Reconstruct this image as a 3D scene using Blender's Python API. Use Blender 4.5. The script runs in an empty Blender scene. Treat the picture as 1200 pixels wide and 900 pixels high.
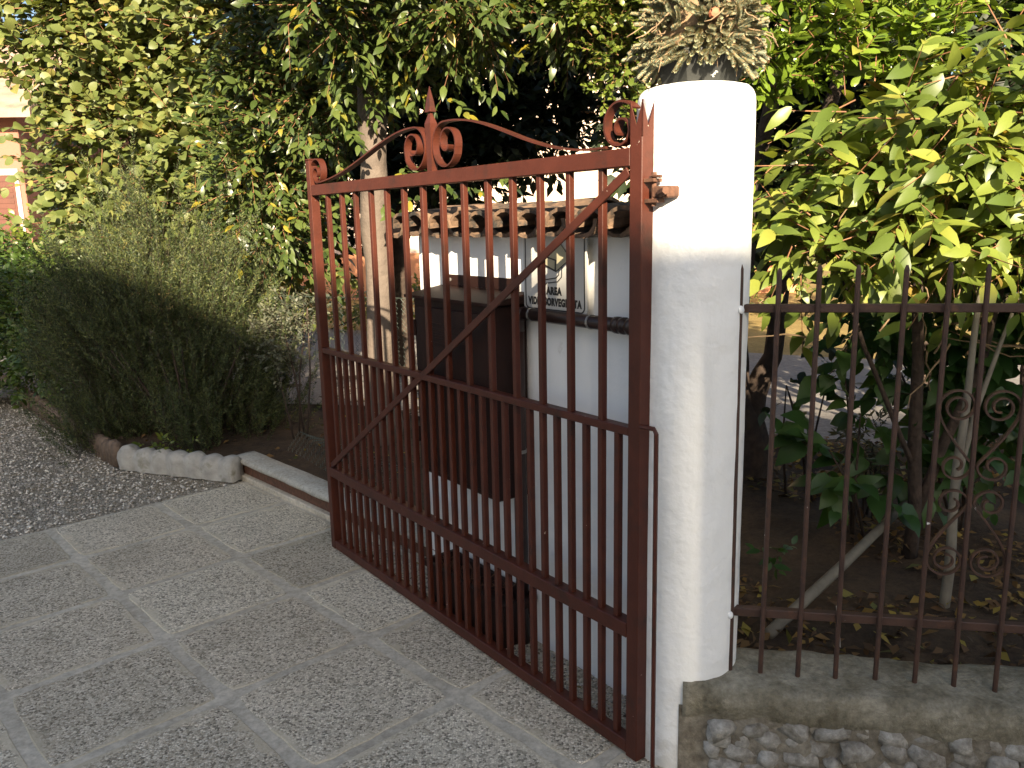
import bpy, math, random
import numpy as np
from mathutils import Vector, Matrix, noise as mnoise

# ------------------------------------------------------------------ camera, sky, sun, exposure
S = bpy.context.scene
COL = S.collection
rad = math.radians
cam_d = bpy.data.cameras.new('camera'); cam = bpy.data.objects.new('camera', cam_d); COL.objects.link(cam)
cam_d.sensor_width = 36.0; cam_d.lens = 28.36; cam_d.clip_start = 0.02; cam_d.clip_end = 500
PITCH, ROLL = rad(11.379), rad(-1.238)
_fw = Vector((0, math.cos(PITCH), -math.sin(PITCH))); _up = Vector((0, math.sin(PITCH), math.cos(PITCH))); _rt = Vector((1, 0, 0))
_r = math.cos(ROLL)*_rt + math.sin(ROLL)*_up; _u = -math.sin(ROLL)*_rt + math.cos(ROLL)*_up
M = Matrix((_r, _u, -_fw)).transposed().to_4x4(); M.translation = (0, 0, 1.5)
cam.matrix_world = M
S.camera = cam

SUN_TAN = 0.42
SUN_T = Vector((-0.109, 0.994, 0)).normalized()          # horizontal travel of the sunlight
SUN_EL = math.atan(SUN_TAN)
w = bpy.data.worlds.new('World'); S.world = w; w.use_nodes = True
nt = w.node_tree; nt.nodes.clear()
sky = nt.nodes.new('ShaderNodeTexSky'); sky.sky_type = 'NISHITA'; sky.sun_disc = False
sky.sun_elevation = SUN_EL; sky.sun_rotation = math.atan2(-SUN_T.x, -SUN_T.y); sky.air_density = 1.0; sky.dust_density = 3.0
bg = nt.nodes.new('ShaderNodeBackground'); bg.inputs[1].default_value = 0.055
wo = nt.nodes.new('ShaderNodeOutputWorld'); nt.links.new(sky.outputs[0], bg.inputs[0]); nt.links.new(bg.outputs[0], wo.inputs[0])
sl = bpy.data.lights.new('sun', 'SUN'); sl.energy = 5.0; sl.angle = rad(0.55); sl.color = (1.0, 0.82, 0.58)
so = bpy.data.objects.new('sun', sl); COL.objects.link(so)
so.rotation_euler = Vector((SUN_T.x*math.cos(SUN_EL), SUN_T.y*math.cos(SUN_EL), -math.sin(SUN_EL))).to_track_quat('-Z', 'Y').to_euler()
so.location = (2, -10, 12)
S.render.engine = 'CYCLES'
vs = S.view_settings; vs.view_transform = 'Standard'; vs.look = 'None'; vs.gamma = 1.0; vs.use_curve_mapping = False
vs.exposure = 2.02
vs.use_white_balance = True; vs.white_balance_temperature = 6350; vs.white_balance_tint = 9

# ------------------------------------------------------------------ helpers: meshes and objects
class MB:
    def __init__(s): s.v = []; s.f = []
    def add(s, vs_, fs_, mat=None):
        o = len(s.v)
        for v in vs_: s.v.append(tuple(mat @ Vector(v)) if mat is not None else tuple(v))
        for f in fs_: s.f.append(tuple(i+o for i in f))
        return s
    def box(s, x0, x1, y0, y1, z0, z1, c=0.0, mat=None):
        if c <= 0:
            vs_ = [(x, y, z) for x in (x0, x1) for y in (y0, y1) for z in (z0, z1)]
            return s.add(vs_, [(0,1,3,2),(4,6,7,5),(0,4,5,1),(2,3,7,6),(0,2,6,4),(1,5,7,3)], mat)
        X = (x0, x1); Y = (y0, y1); Z = (z0, z1); vs_ = []; idx = {}
        for i in (0,1):
            for j in (0,1):
                for k in (0,1):
                    dx = c if i == 0 else -c; dy = c if j == 0 else -c; dz = c if k == 0 else -c
                    idx[i,j,k] = len(vs_)
                    vs_ += [(X[i], Y[j]+dy, Z[k]+dz), (X[i]+dx, Y[j], Z[k]+dz), (X[i]+dx, Y[j]+dy, Z[k])]
        g = lambda i,j,k,a: idx[i,j,k]+a
        fs_ = []
        for i in (0,1):
            fs_.append((g(i,0,0,0), g(i,0,1,0), g(i,1,1,0), g(i,1,0,0)) if i == 0 else (g(i,0,0,0), g(i,1,0,0), g(i,1,1,0), g(i,0,1,0)))
            fs_.append((g(0,i,0,1), g(1,i,0,1), g(1,i,1,1), g(0,i,1,1)) if i == 0 else (g(0,i,0,1), g(0,i,1,1), g(1,i,1,1), g(1,i,0,1)))
            fs_.append((g(0,0,i,2), g(0,1,i,2), g(1,1,i,2), g(1,0,i,2)) if i == 0 else (g(0,0,i,2), g(1,0,i,2), g(1,1,i,2), g(0,1,i,2)))
        for i in (0,1):
            for j in (0,1):
                fs_.append((g(i,j,0,0), g(i,j,1,0), g(i,j,1,1), g(i,j,0,1)))
                fs_.append((g(i,0,j,0), g(i,1,j,0), g(i,1,j,2), g(i,0,j,2)))
                fs_.append((g(0,i,j,1), g(1,i,j,1), g(1,i,j,2), g(0,i,j,2)))
                for k in (0,1): fs_.append((g(i,j,k,0), g(i,j,k,1), g(i,j,k,2)))
        return s.add(vs_, fs_, mat)
    def tube(s, pts, r, n=6, cap=True):
        P = [Vector(p) for p in pts]; R = r if isinstance(r, (list, tuple)) else [r]*len(P)
        t0 = (P[1]-P[0]).normalized(); a = t0.orthogonal().normalized(); vs_ = []; fs_ = []
        for i, p in enumerate(P):
            t = ((P[min(i+1, len(P)-1)]-P[max(i-1, 0)])).normalized()
            a = (a - t*a.dot(t)).normalized(); b = t.cross(a)
            for k in range(n):
                q = 2*math.pi*k/n; vs_.append(p + (a*math.cos(q)+b*math.sin(q))*R[i])
        for i in range(len(P)-1):
            for k in range(n):
                k2 = (k+1) % n; fs_.append((i*n+k, i*n+k2, (i+1)*n+k2, (i+1)*n+k))
        if cap: fs_ += [tuple(range(n-1, -1, -1)), tuple(range((len(P)-1)*n, len(P)*n))]
        return s.add(vs_, fs_)
    def ribbon(s, pts, y0, y1, th):                       # strip following 2D points (x,z), wide in y
        P = [Vector((p[0], p[1])) for p in pts]; vs_ = []; fs_ = []
        for i, p in enumerate(P):
            t = (P[min(i+1, len(P)-1)]-P[max(i-1, 0)]).normalized(); nn = Vector((-t.y, t.x))*th/2
            for q in (p+nn, p-nn): vs_ += [(q.x, y0, q.y), (q.x, y1, q.y)]
        for i in range(len(P)-1):
            o = i*4; fs_ += [(o, o+1, o+5, o+4), (o+2, o+6, o+7, o+3), (o, o+4, o+6, o+2), (o+1, o+3, o+7, o+5)]
        e = (len(P)-1)*4; fs_ += [(0, 2, 3, 1), (e, e+1, e+3, e+2)]
        return s.add(vs_, fs_)
    def lathe(s, prof, n=24, c=(0,0,0)):
        vs_ = []; fs_ = []
        for (r, z) in prof:
            for k in range(n): q = 2*math.pi*k/n; vs_.append((c[0]+r*math.cos(q), c[1]+r*math.sin(q), c[2]+z))
        for i in range(len(prof)-1):
            for k in range(n): k2 = (k+1) % n; fs_.append((i*n+k, i*n+k2, (i+1)*n+k2, (i+1)*n+k))
        fs_ += [tuple(range(n-1, -1, -1)), tuple(range((len(prof)-1)*n, len(prof)*n))]
        return s.add(vs_, fs_)
    def mesh(s, name, mat, smooth=False):
        me = bpy.data.meshes.new(name); me.from_pydata(s.v, [], s.f); me.update()
        if mat: me.materials.append(mat)
        if smooth: me.polygons.foreach_set('use_smooth', [True]*len(me.polygons))
        return me
    def build(s, name, mat, parent=None, smooth=False, **kw):
        return obj(name, s.mesh(name, mat, smooth), parent, **kw)

def obj(name, me, parent=None, loc=None, rot=None, mat4=None, scale=None, **props):
    o = bpy.data.objects.new(name, me); COL.objects.link(o)
    if parent: o.parent = parent
    if mat4 is not None: o.matrix_basis = mat4
    if loc is not None: o.location = loc
    if rot is not None: o.rotation_euler = rot
    if scale is not None: o.scale = scale if hasattr(scale, '__len__') else (scale,)*3
    for k, v in props.items(): o[k] = v
    return o
def thing(name, label, cat, loc=(0,0,0), rz=0.0, group=None):
    o = obj(name, None, None, loc=loc, rot=(0, 0, rz), label=label, category=cat)
    o.empty_display_size = 0.1
    if group: o['group'] = group
    return o
def np_mesh(name, V, F, mat, smooth=True):               # V (n,3), F (m,k) arrays
    me = bpy.data.meshes.new(name); V = np.asarray(V, np.float32); F = np.asarray(F, np.int32); k = F.shape[1]
    me.vertices.add(len(V)); me.vertices.foreach_set('co', V.ravel())
    me.loops.add(F.size); me.loops.foreach_set('vertex_index', F.ravel())
    me.polygons.add(len(F)); me.polygons.foreach_set('loop_start', np.arange(0, F.size, k, dtype=np.int32))
    try: me.polygons.foreach_set('loop_total', np.full(len(F), k, np.int32))
    except Exception: pass
    me.update(calc_edges=True); me.validate()
    if mat: me.materials.append(mat)
    if smooth: me.polygons.foreach_set('use_smooth', np.ones(len(me.polygons), bool))
    return me

# ------------------------------------------------------------------ helpers: materials
def nodes(name):
    m = bpy.data.materials.new(name); m.use_nodes = True; t = m.node_tree
    b = t.nodes['Principled BSDF']; return m, t, b
def N(t, typ, **kw):
    n = t.nodes.new(typ)
    for k, v in kw.items():
        if k.startswith('i_'):
            kk = k[2:]; kk = int(kk) if kk.isdigit() else kk.replace('_', ' ')
            n.inputs[kk].default_value = v
        else: setattr(n, k, v)
    return n
def ramp(t, fac, stops):
    r = t.nodes.new('ShaderNodeValToRGB'); e = r.color_ramp.elements
    while len(e) < len(stops): e.new(0.5)
    for i, (p, c) in enumerate(stops): e[i].position = p; e[i].color = (c[0], c[1], c[2], 1)
    t.links.new(fac, r.inputs[0]); return r.outputs[0]
def mix(t, fac, a, b, mode='MIX'):
    m = t.nodes.new('ShaderNodeMix'); m.data_type = 'RGBA'; m.blend_type = mode
    for s_, v in ((0, fac), (6, a), (7, b)):
        if isinstance(v, bpy.types.NodeSocket): t.links.new(v, m.inputs[s_])
        else: m.inputs[s_].default_value = v if s_ == 0 else (v[0], v[1], v[2], 1)
    return m.outputs[2]
def math_(t, op, a, b=None, c=None):
    m = t.nodes.new('ShaderNodeMath'); m.operation = op
    for i, v in enumerate((a, b, c)):
        if v is None: continue
        if isinstance(v, bpy.types.NodeSocket): t.links.new(v, m.inputs[i])
        else: m.inputs[i].default_value = v
    return m.outputs[0]
def pos(t): return N(t, 'ShaderNodeNewGeometry').outputs['Position']
def noise_(t, vec, scale, detail=4, rough=0.55):
    n = N(t, 'ShaderNodeTexNoise', i_Scale=scale, i_Detail=detail, i_Roughness=rough); t.links.new(vec, n.inputs['Vector']); return n.outputs['Fac']
def bump(t, b, h, dist=0.01, strength=0.6):
    n = N(t, 'ShaderNodeBump', i_Strength=strength, i_Distance=dist); t.links.new(h, n.inputs['Height']); t.links.new(n.outputs[0], b.inputs['Normal'])

def simple_mat(name, col, rough=0.6, var=0.25, scale=8.0, bscale=60, bdist=0.002, metal=0.0, spec=0.5, chips=None, dirt=None):
    m, t, b = nodes(name); p = pos(t)
    n1 = noise_(t, p, scale, 5); lo = [c*(1-var) for c in col]; hi = [min(1, c*(1+var)) for c in col]
    c = ramp(t, n1, [(0.3, lo), (0.7, hi)])
    if dirt:
        n3 = noise_(t, p, dirt[1], 6, 0.65); c = mix(t, ramp(t, n3, [(dirt[2], (0,0,0)), (dirt[2]+0.14, (1,1,1))]), c, dirt[0])
    if chips:
        n2 = noise_(t, p, chips[1], 3, 0.5); c = mix(t, ramp(t, n2, [(chips[2], (0,0,0)), (chips[2]+0.02, (1,1,1))]), c, chips[0])
    t.links.new(c, b.inputs['Base Color']); b.inputs['Roughness'].default_value = rough; b.inputs['Metallic'].default_value = metal
    b.inputs['Specular IOR Level'].default_value = spec
    bump(t, b, noise_(t, p, bscale, 3), bdist); return m

def leaf_mat(name, stops, rough=0.42, transl=0.35, spec=0.5, tcol=(1.35, 1.25, 0.55)):
    m, t, b = nodes(name)
    g = N(t, 'ShaderNodeNewGeometry'); oi = N(t, 'ShaderNodeObjectInfo')
    f = math_(t, 'FRACT', math_(t, 'ADD', g.outputs['Random Per Island'], oi.outputs['Random']))
    c = ramp(t, f, [(p_, tuple(q*0.78 for q in c_)) for p_, c_ in stops])
    c = mix(t, 0.5, c, ramp(t, noise_(t, g.outputs['Position'], 2.2, 2), [(0.3, (0.62, 0.68, 0.7)), (0.7, (1.3, 1.25, 1.1))]), 'MULTIPLY')
    t.links.new(c, b.inputs['Base Color']); b.inputs['Roughness'].default_value = rough; b.inputs['Specular IOR Level'].default_value = spec
    tr = N(t, 'ShaderNodeBsdfTranslucent'); t.links.new(mix(t, 1.0, c, tcol, 'MULTIPLY'), tr.inputs[0])
    ms = N(t, 'ShaderNodeMixShader'); ms.inputs[0].default_value = transl
    t.links.new(b.outputs[0], ms.inputs[1]); t.links.new(tr.outputs[0], ms.inputs[2])
    t.links.new(ms.outputs[0], t.nodes['Material Output'].inputs['Surface']); return m

def pebble_mat(name, scale, stops, mortar, edge=0.06, slab=None, bdist=0.004, tint=None):
    m, t, b = nodes(name); p = pos(t)
    d = N(t, 'ShaderNodeTexNoise', i_Scale=scale*0.35, i_Detail=2); t.links.new(p, d.inputs['Vector'])
    pw = N(t, 'ShaderNodeVectorMath', operation='MULTIPLY_ADD'); pw.inputs[1].default_value = (0.32/scale,)*3
    t.links.new(d.outputs['Color'], pw.inputs[0]); t.links.new(p, pw.inputs[2])
    v = N(t, 'ShaderNodeTexVoronoi', i_Scale=scale); t.links.new(pw.outputs[0], v.inputs['Vector'])
    ve = N(t, 'ShaderNodeTexVoronoi', feature='DISTANCE_TO_EDGE', i_Scale=scale); t.links.new(pw.outputs[0], ve.inputs['Vector'])
    sep = N(t, 'ShaderNodeSeparateColor'); t.links.new(v.outputs['Color'], sep.inputs[0])
    c = ramp(t, sep.outputs[0], stops)
    c = mix(t, ramp(t, ve.outputs['Distance'], [(0.0, (1,1,1)), (edge, (0.7,0.7,0.7)), (edge*2.2, (0,0,0))]), c, mortar)
    h = ramp(t, ve.outputs['Distance'], [(0.0, (0,0,0)), (edge*3.5, (1,1,1))])
    # stones worn away in patches, showing smooth cement
    patch = noise_(t, p, 7.0, 5, 0.6)
    if slab:
        oc = N(t, 'ShaderNodeTexCoord'); sx = N(t, 'ShaderNodeSeparateXYZ'); t.links.new(oc.outputs['Object'], sx.inputs[0])
        e = math_(t, 'MAXIMUM', math_(t, 'ABSOLUTE', sx.outputs[0]), math_(t, 'ABSOLUTE', sx.outputs[1]))
        e = math_(t, 'ADD', e, math_(t, 'MULTIPLY', math_(t, 'SUBTRACT', patch, 0.5), 0.20))
        fac = ramp(t, e, [(slab-0.02, (0,0,0)), (slab+0.012, (1,1,1))])
        c = mix(t, math_(t, 'MULTIPLY', fac, 0.85), c, mortar); h = mix(t, fac, h, (0.6, 0.6, 0.6))
    big = noise_(t, p, 1.6, 4)
    c = mix(t, 0.75, c, ramp(t, big, [(0.3, (0.88, 0.86, 0.81)), (0.7, (1.22, 1.21, 1.18))]), 'MULTIPLY')
    if slab:
        oi = N(t, 'ShaderNodeObjectInfo'); c = mix(t, 1.0, c, ramp(t, oi.outputs['Random'], [(0.0, (0.84,0.83,0.80)), (0.5, (1.0,0.98,0.95)), (1.0, (1.12,1.12,1.10))]), 'MULTIPLY')
        c = mix(t, ramp(t, noise_(t, p, 2.3, 6, 0.7), [(0.56, (0,0,0)), (0.74, (0.45,)*3)]), c, (0.26,0.23,0.16))
    if tint: c = mix(t, ramp(t, noise_(t, p, 3.1, 5, 0.65), [(0.5, (0,0,0)), (0.68, (0.75,)*3)]), c, tint)
    t.links.new(c, b.inputs['Base Color']); b.inputs['Roughness'].default_value = 0.85; b.inputs['Specular IOR Level'].default_value = 0.3
    bump(t, b, h, bdist, 0.9); return m

def speckle_mat(name, a, bcol, s1=4, s2=50, rough=0.9, bdist=0.01):
    m, t, b = nodes(name); p = pos(t)
    c = mix(t, ramp(t, noise_(t, p, s1, 6, 0.65), [(0.35, (0,0,0)), (0.65, (1,1,1))]), a, bcol)
    c = mix(t, 0.6, c, ramp(t, noise_(t, p, s2, 4, 0.7), [(0.3, (0.5,0.5,0.5)), (0.7, (1.4,1.4,1.4))]), 'MULTIPLY')
    t.links.new(c, b.inputs['Base Color']); b.inputs['Roughness'].default_value = rough; b.inputs['Specular IOR Level'].default_value = 0.25
    bump(t, b, noise_(t, p, s2*0.6, 5, 0.7), bdist, 0.8); return m

MT = {}
MT['gate'] = simple_mat('gate_paint', (0.064, 0.0165, 0.009), 0.47, 0.16, 14, 90, 0.0012, spec=0.32, chips=((0.45,0.36,0.3), 55, 0.755), dirt=((0.036,0.014,0.009), 9, 0.56))
MT['fence'] = simple_mat('fence_paint', (0.048, 0.022, 0.014), 0.6, 0.3, 22, 120, 0.002, chips=((0.62,0.6,0.57), 26, 0.735), dirt=((0.085,0.036,0.018), 30, 0.56))
MT['plaster'] = simple_mat('white_plaster', (0.80, 0.81, 0.80), 0.7, 0.035, 5, 26, 0.006, spec=0.3, dirt=((0.68,0.69,0.67), 3.5, 0.62))
def stained_plaster():
    m, t, b = nodes('white_plaster'); p = pos(t)
    mp = N(t, 'ShaderNodeMapping'); mp.inputs['Scale'].default_value = (14, 14, 1.1); t.links.new(p, mp.inputs[0])
    streak = noise_(t, mp.outputs[0], 1.0, 5, 0.6); blot = noise_(t, p, 4.5, 5, 0.6)
    c = mix(t, ramp(t, streak, [(0.52, (0,0,0)), (0.78, (0.4,)*3)]), (0.80, 0.81, 0.80), (0.60, 0.60, 0.56))
    c = mix(t, ramp(t, blot, [(0.58, (0,0,0)), (0.72, (0.5,)*3)]), c, (0.66, 0.67, 0.65))
    sz = N(t, 'ShaderNodeSeparateXYZ'); t.links.new(p, sz.inputs[0])
    foot = math_(t, 'ADD', sz.outputs[2], math_(t, 'MULTIPLY', math_(t, 'SUBTRACT', noise_(t, p, 18, 6, 0.7), 0.5), 0.5))
    c = mix(t, ramp(t, foot, [(0.0, (0.4,)*3), (0.10, (0,0,0))]), c, (0.36, 0.33, 0.27))
    hair = N(t, 'ShaderNodeTexVoronoi', feature='DISTANCE_TO_EDGE', i_Scale=3.2); wv = N(t, 'ShaderNodeVectorMath', operation='MULTIPLY_ADD'); wv.inputs[1].default_value = (0.22,)*3
    nn = N(t, 'ShaderNodeTexNoise', i_Scale=6, i_Detail=4); t.links.new(p, nn.inputs['Vector']); t.links.new(nn.outputs['Color'], wv.inputs[0]); t.links.new(p, wv.inputs[2]); t.links.new(wv.outputs[0], hair.inputs['Vector'])
    crack = math_(t, 'MULTIPLY', ramp(t, hair.outputs['Distance'], [(0.0, (1,1,1)), (0.006, (0,0,0))]), ramp(t, blot, [(0.56, (0,0,0)), (0.68, (0.22,)*3)]))
    c = mix(t, crack, c, (0.4, 0.39, 0.37))
    t.links.new(c, b.inputs['Base Color']); b.inputs['Roughness'].default_value = 0.7; b.inputs['Specular IOR Level'].default_value = 0.3
    h = math_(t, 'ADD', math_(t, 'MULTIPLY', noise_(t, p, 26, 3), 1.0), math_(t, 'MULTIPLY', noise_(t, p, 7, 3), 2.0)); bump(t, b, h, 0.008, 0.7); return m
MT['plaster'] = stained_plaster()
MT['wallwhite'] = simple_mat('wall_plaster', (0.82, 0.82, 0.81), 0.75, 0.05, 4, 60, 0.002, spec=0.25, dirt=((0.6,0.59,0.56), 6, 0.63))
MT['cement'] = speckle_mat('cement_joint', (0.40, 0.36, 0.285), (0.53, 0.485, 0.395), 3, 40, 0.9, 0.004)
MT['concrete'] = speckle_mat('kerb_concrete', (0.34, 0.32, 0.27), (0.46, 0.45, 0.40), 6, 60, 0.9, 0.004)
MT['coping'] = speckle_mat('mossy_coping', (0.12, 0.105, 0.07), (0.30, 0.28, 0.22), 9, 55, 0.95, 0.02)
MT['stone'] = speckle_mat('rubble_stone', (0.13, 0.115, 0.09), (0.36, 0.35, 0.32), 18, 70, 0.9, 0.008)
MT['mortar'] = speckle_mat('dark_mortar', (0.10, 0.085, 0.062), (0.24, 0.22, 0.18), 16, 60, 0.95, 0.01)
MT['slab'] = pebble_mat('washed_slab', 132, [(0.0, (0.17,0.15,0.12)), (0.16, (0.33,0.30,0.24)), (0.34, (0.58,0.525,0.43)), (0.7, (0.76,0.705,0.60)), (1.0, (0.90,0.85,0.75))], (0.46,0.415,0.325), 0.045, slab=0.238)
MT['gravel'] = pebble_mat('gravel_bed', 75, [(0.0, (0.14,0.125,0.10)), (0.4, (0.42,0.38,0.31)), (1.0, (0.66,0.62,0.54))], (0.24,0.21,0.165), 0.08, bdist=0.008, tint=(0.24,0.19,0.11))
MT['soil'] = speckle_mat('garden_soil', (0.035, 0.025, 0.017), (0.075, 0.05, 0.03), 5, 45, 0.95, 0.02)
MT['yard'] = speckle_mat('yard_paving', (0.17, 0.16, 0.15), (0.22, 0.205, 0.19), 2, 25, 0.9, 0.004)
MT['lawn'] = speckle_mat('dry_lawn', (0.20, 0.14, 0.045), (0.27, 0.20, 0.075), 1.5, 30, 0.95, 0.02)
MT['brown'] = simple_mat('brown_sheet_metal', (0.022, 0.0085, 0.006), 0.6, 0.2, 8, 80, 0.001, spec=0.25)
MT['pipe'] = simple_mat('brown_pipe', (0.028, 0.013, 0.010), 0.35, 0.15, 10, 60, 0.001)
MT['steel'] = simple_mat('zinc_clip', (0.35, 0.34, 0.32), 0.4, 0.2, 30, 90, 0.001, metal=0.7)
MT['rust'] = simple_mat('rusty_iron', (0.10, 0.045, 0.025), 0.8, 0.4, 40, 120, 0.003)
MT['signwhite'] = simple_mat('sign_white', (0.52, 0.51, 0.48), 0.35, 0.04, 6, 60, 0.0003)
MT['signblack'] = simple_mat('sign_black', (0.012, 0.012, 0.013), 0.45, 0.1, 6, 60, 0.0002)
MT['signgrey'] = simple_mat('sign_beige', (0.36, 0.33, 0.22), 0.4, 0.08, 6, 60, 0.0002)
MT['tile'] = simple_mat('clay_tile', (0.16, 0.10, 0.062), 0.9, 0.4, 16, 70, 0.004, dirt=((0.03,0.027,0.024), 13, 0.47))
MT['mortarlight'] = simple_mat('pale_mortar', (0.42, 0.36, 0.28), 0.9, 0.25, 14, 60, 0.004)
MT['pot'] = simple_mat('dark_pot', (0.013, 0.015, 0.014), 0.6, 0.2, 12, 60, 0.001, chips=((0.5,0.5,0.48), 40, 0.74))
MT['terracotta'] = simple_mat('terracotta', (0.36, 0.13, 0.07), 0.8, 0.2, 10, 60, 0.002)
MT['bark'] = simple_mat('dark_bark', (0.045, 0.03, 0.022), 0.9, 0.4, 22, 40, 0.015)
MT['palebark'] = simple_mat('pale_bark', (0.105, 0.082, 0.066), 0.85, 0.16, 9, 34, 0.012, dirt=((0.08,0.062,0.05), 12, 0.52))
MT['twig'] = simple_mat('twig', (0.20, 0.095, 0.045), 0.7, 0.4, 20, 60, 0.002)
MT['drytwig'] = simple_mat('dry_twig', (0.22, 0.15, 0.085), 0.8, 0.3, 20, 60, 0.002)
MT['greybranch'] = simple_mat('grey_pole', (0.15, 0.135, 0.105), 0.85, 0.25, 15, 60, 0.003)
MT['wire'] = simple_mat('wire_green', (0.045, 0.06, 0.05), 0.5, 0.3, 20, 60, 0.0005)
MT['edgebrown'] = simple_mat('brown_edging', (0.13, 0.095, 0.07), 0.9, 0.35, 20, 60, 0.005)
MT['edgepale'] = simple_mat('pale_edging', (0.34, 0.33, 0.30), 0.9, 0.22, 14, 50, 0.006, dirt=((0.2,0.19,0.14), 9, 0.58))
MT['pink'] = simple_mat('pink_render', (0.25, 0.115, 0.08), 0.9, 0.06, 2, 30, 0.003)
MT['cream'] = simple_mat('cream_render', (0.60, 0.47, 0.38), 0.9, 0.05, 2, 30, 0.003)
MT['trim'] = simple_mat('white_trim', (0.45, 0.43, 0.40), 0.7, 0.05, 5, 30, 0.001)
MT['shutter'] = simple_mat('red_brown_shutter', (0.085, 0.024, 0.012), 0.6, 0.15, 6, 30, 0.001)
MT['glass'] = simple_mat('window_glass', (0.03, 0.035, 0.04), 0.08, 0.1, 2, 3, 0.0001)
MT['grey_roof'] = simple_mat('roof_tiles', (0.30, 0.20, 0.15), 0.9, 0.3, 3, 12, 0.02)
MT['orangewall'] = simple_mat('orange_render', (0.55, 0.24, 0.12), 0.9, 0.1, 3, 30, 0.003)

# leaf colours, each ramp is the spread of leaf colours on that plant
MT['l_round'] = leaf_mat('round_leaf', [(0, (0.10,0.135,0.035)), (0.5, (0.155,0.19,0.052)), (0.9, (0.21,0.235,0.07)), (1, (0.29,0.26,0.07))], 0.5, 0.3)
MT['l_laurel'] = leaf_mat('laurel_leaf', [(0, (0.045,0.075,0.02)), (0.5, (0.085,0.125,0.033)), (0.93, (0.13,0.17,0.045)), (1, (0.33,0.27,0.03))], 0.34, 0.28)
MT['l_dark'] = leaf_mat('dark_leaf', [(0, (0.012,0.022,0.008)), (0.6, (0.024,0.04,0.013)), (1, (0.04,0.06,0.018))], 0.5, 0.15)  # near black: deep shade put into the leaf colour of the backing foliage
MT['l_small'] = leaf_mat('small_leaf', [(0, (0.10,0.15,0.025)), (0.6, (0.17,0.23,0.035)), (1, (0.24,0.28,0.05))], 0.35, 0.35)
MT['l_gloss'] = leaf_mat('gloss_leaf', [(0, (0.09,0.15,0.017)), (0.6, (0.17,0.26,0.03)), (1, (0.24,0.33,0.04))], 0.24, 0.3, 0.7)
MT['l_yellow'] = leaf_mat('yellowgreen_leaf', [(0, (0.10,0.155,0.03)), (0.45, (0.18,0.245,0.045)), (0.85, (0.27,0.33,0.06)), (0.97, (0.36,0.37,0.07)), (1, (0.32,0.2,0.06))], 0.4, 0.38)
MT['l_green'] = leaf_mat('shade_leaf', [(0, (0.03,0.085,0.02)), (0.6, (0.05,0.12,0.03)), (1, (0.08,0.15,0.035))], 0.45, 0.35)
MT['l_rosemary'] = leaf_mat('rosemary_needle', [(0, (0.02,0.038,0.012)), (0.5, (0.052,0.082,0.025)), (1, (0.17,0.185,0.055))], 0.6, 0.15)
MT['l_hedge'] = leaf_mat('hedge_leaf', [(0, (0.045,0.09,0.015)), (0.6, (0.08,0.14,0.025)), (1, (0.14,0.20,0.04))], 0.4, 0.3)
MT['l_grey'] = leaf_mat('grey_leaf', [(0, (0.07,0.085,0.06)), (0.6, (0.12,0.13,0.09)), (1, (0.2,0.21,0.13))], 0.5, 0.3)
MT['l_litter'] = leaf_mat('litter_leaf', [(0, (0.05,0.03,0.018)), (0.4, (0.13,0.07,0.03)), (0.75, (0.24,0.14,0.04)), (0.93, (0.36,0.28,0.05)), (1, (0.10,0.12,0.04))], 0.8, 0.2)
MT['succ'] = leaf_mat('succulent_leaf', [(0, (0.21,0.25,0.17)), (0.35, (0.30,0.335,0.24)), (0.6, (0.38,0.38,0.24)), (0.8, (0.45,0.36,0.18)), (1, (0.47,0.28,0.16))], 0.6, 0.15, tcol=(1.1, 1.1, 0.7))

# ------------------------------------------------------------------ frames of reference
GATE_O = Vector((0.308, 2.085, 0)); GATE_RZ = math.atan2(0.7994, -0.6007)
GX = Vector((math.cos(GATE_RZ), math.sin(GATE_RZ), 0)); GY = Vector((-math.sin(GATE_RZ), math.cos(GATE_RZ), 0))
def gw(s, y, z=0): return GATE_O + GX*s + GY*y + Vector((0, 0, z))      # s along the gate, y towards the drive
WALL_Y = -0.215
TH = rad(43.137)                                                        # paving grid
PU = Vector((math.cos(TH), math.sin(TH), 0)); PV = Vector((-math.sin(TH), math.cos(TH), 0))
GZ = -0.035                                                             # level of the drive
def pw_(u, v, z=0): return (PU*u + PV*v)*1.0233 + Vector((0, 0, z))

# ------------------------------------------------------------------ ground
def sheet(name, poly, z, mat, sub=None):
    mb = MB(); mb.add([(p[0], p[1], z) for p in poly], [tuple(range(len(poly)))])
    return mb.build(name, mat, None, kind='structure')
sheet('ground', [(-150,-150), (150,-150), (150,150), (-150,150)], -0.09, MT['soil'])
sheet('driveway', [pw_(-9, 4.508), pw_(-9, -14), pw_(9, -14), pw_(9, 1.0), pw_(2.05, 1.0), pw_(2.05, 4.508)], GZ, MT['cement'])
GRAVEL = [pw_(-9, 4.512), pw_(2.0, 4.512), (-1.74, 4.80), (-2.57, 5.13), (-3.85, 6.50), (-5.05, 7.85), (-9, 12.5), (-30, 12.5), (-30, 0)]
sheet('gravel_drive', GRAVEL, GZ-0.004, MT['gravel'])
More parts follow.
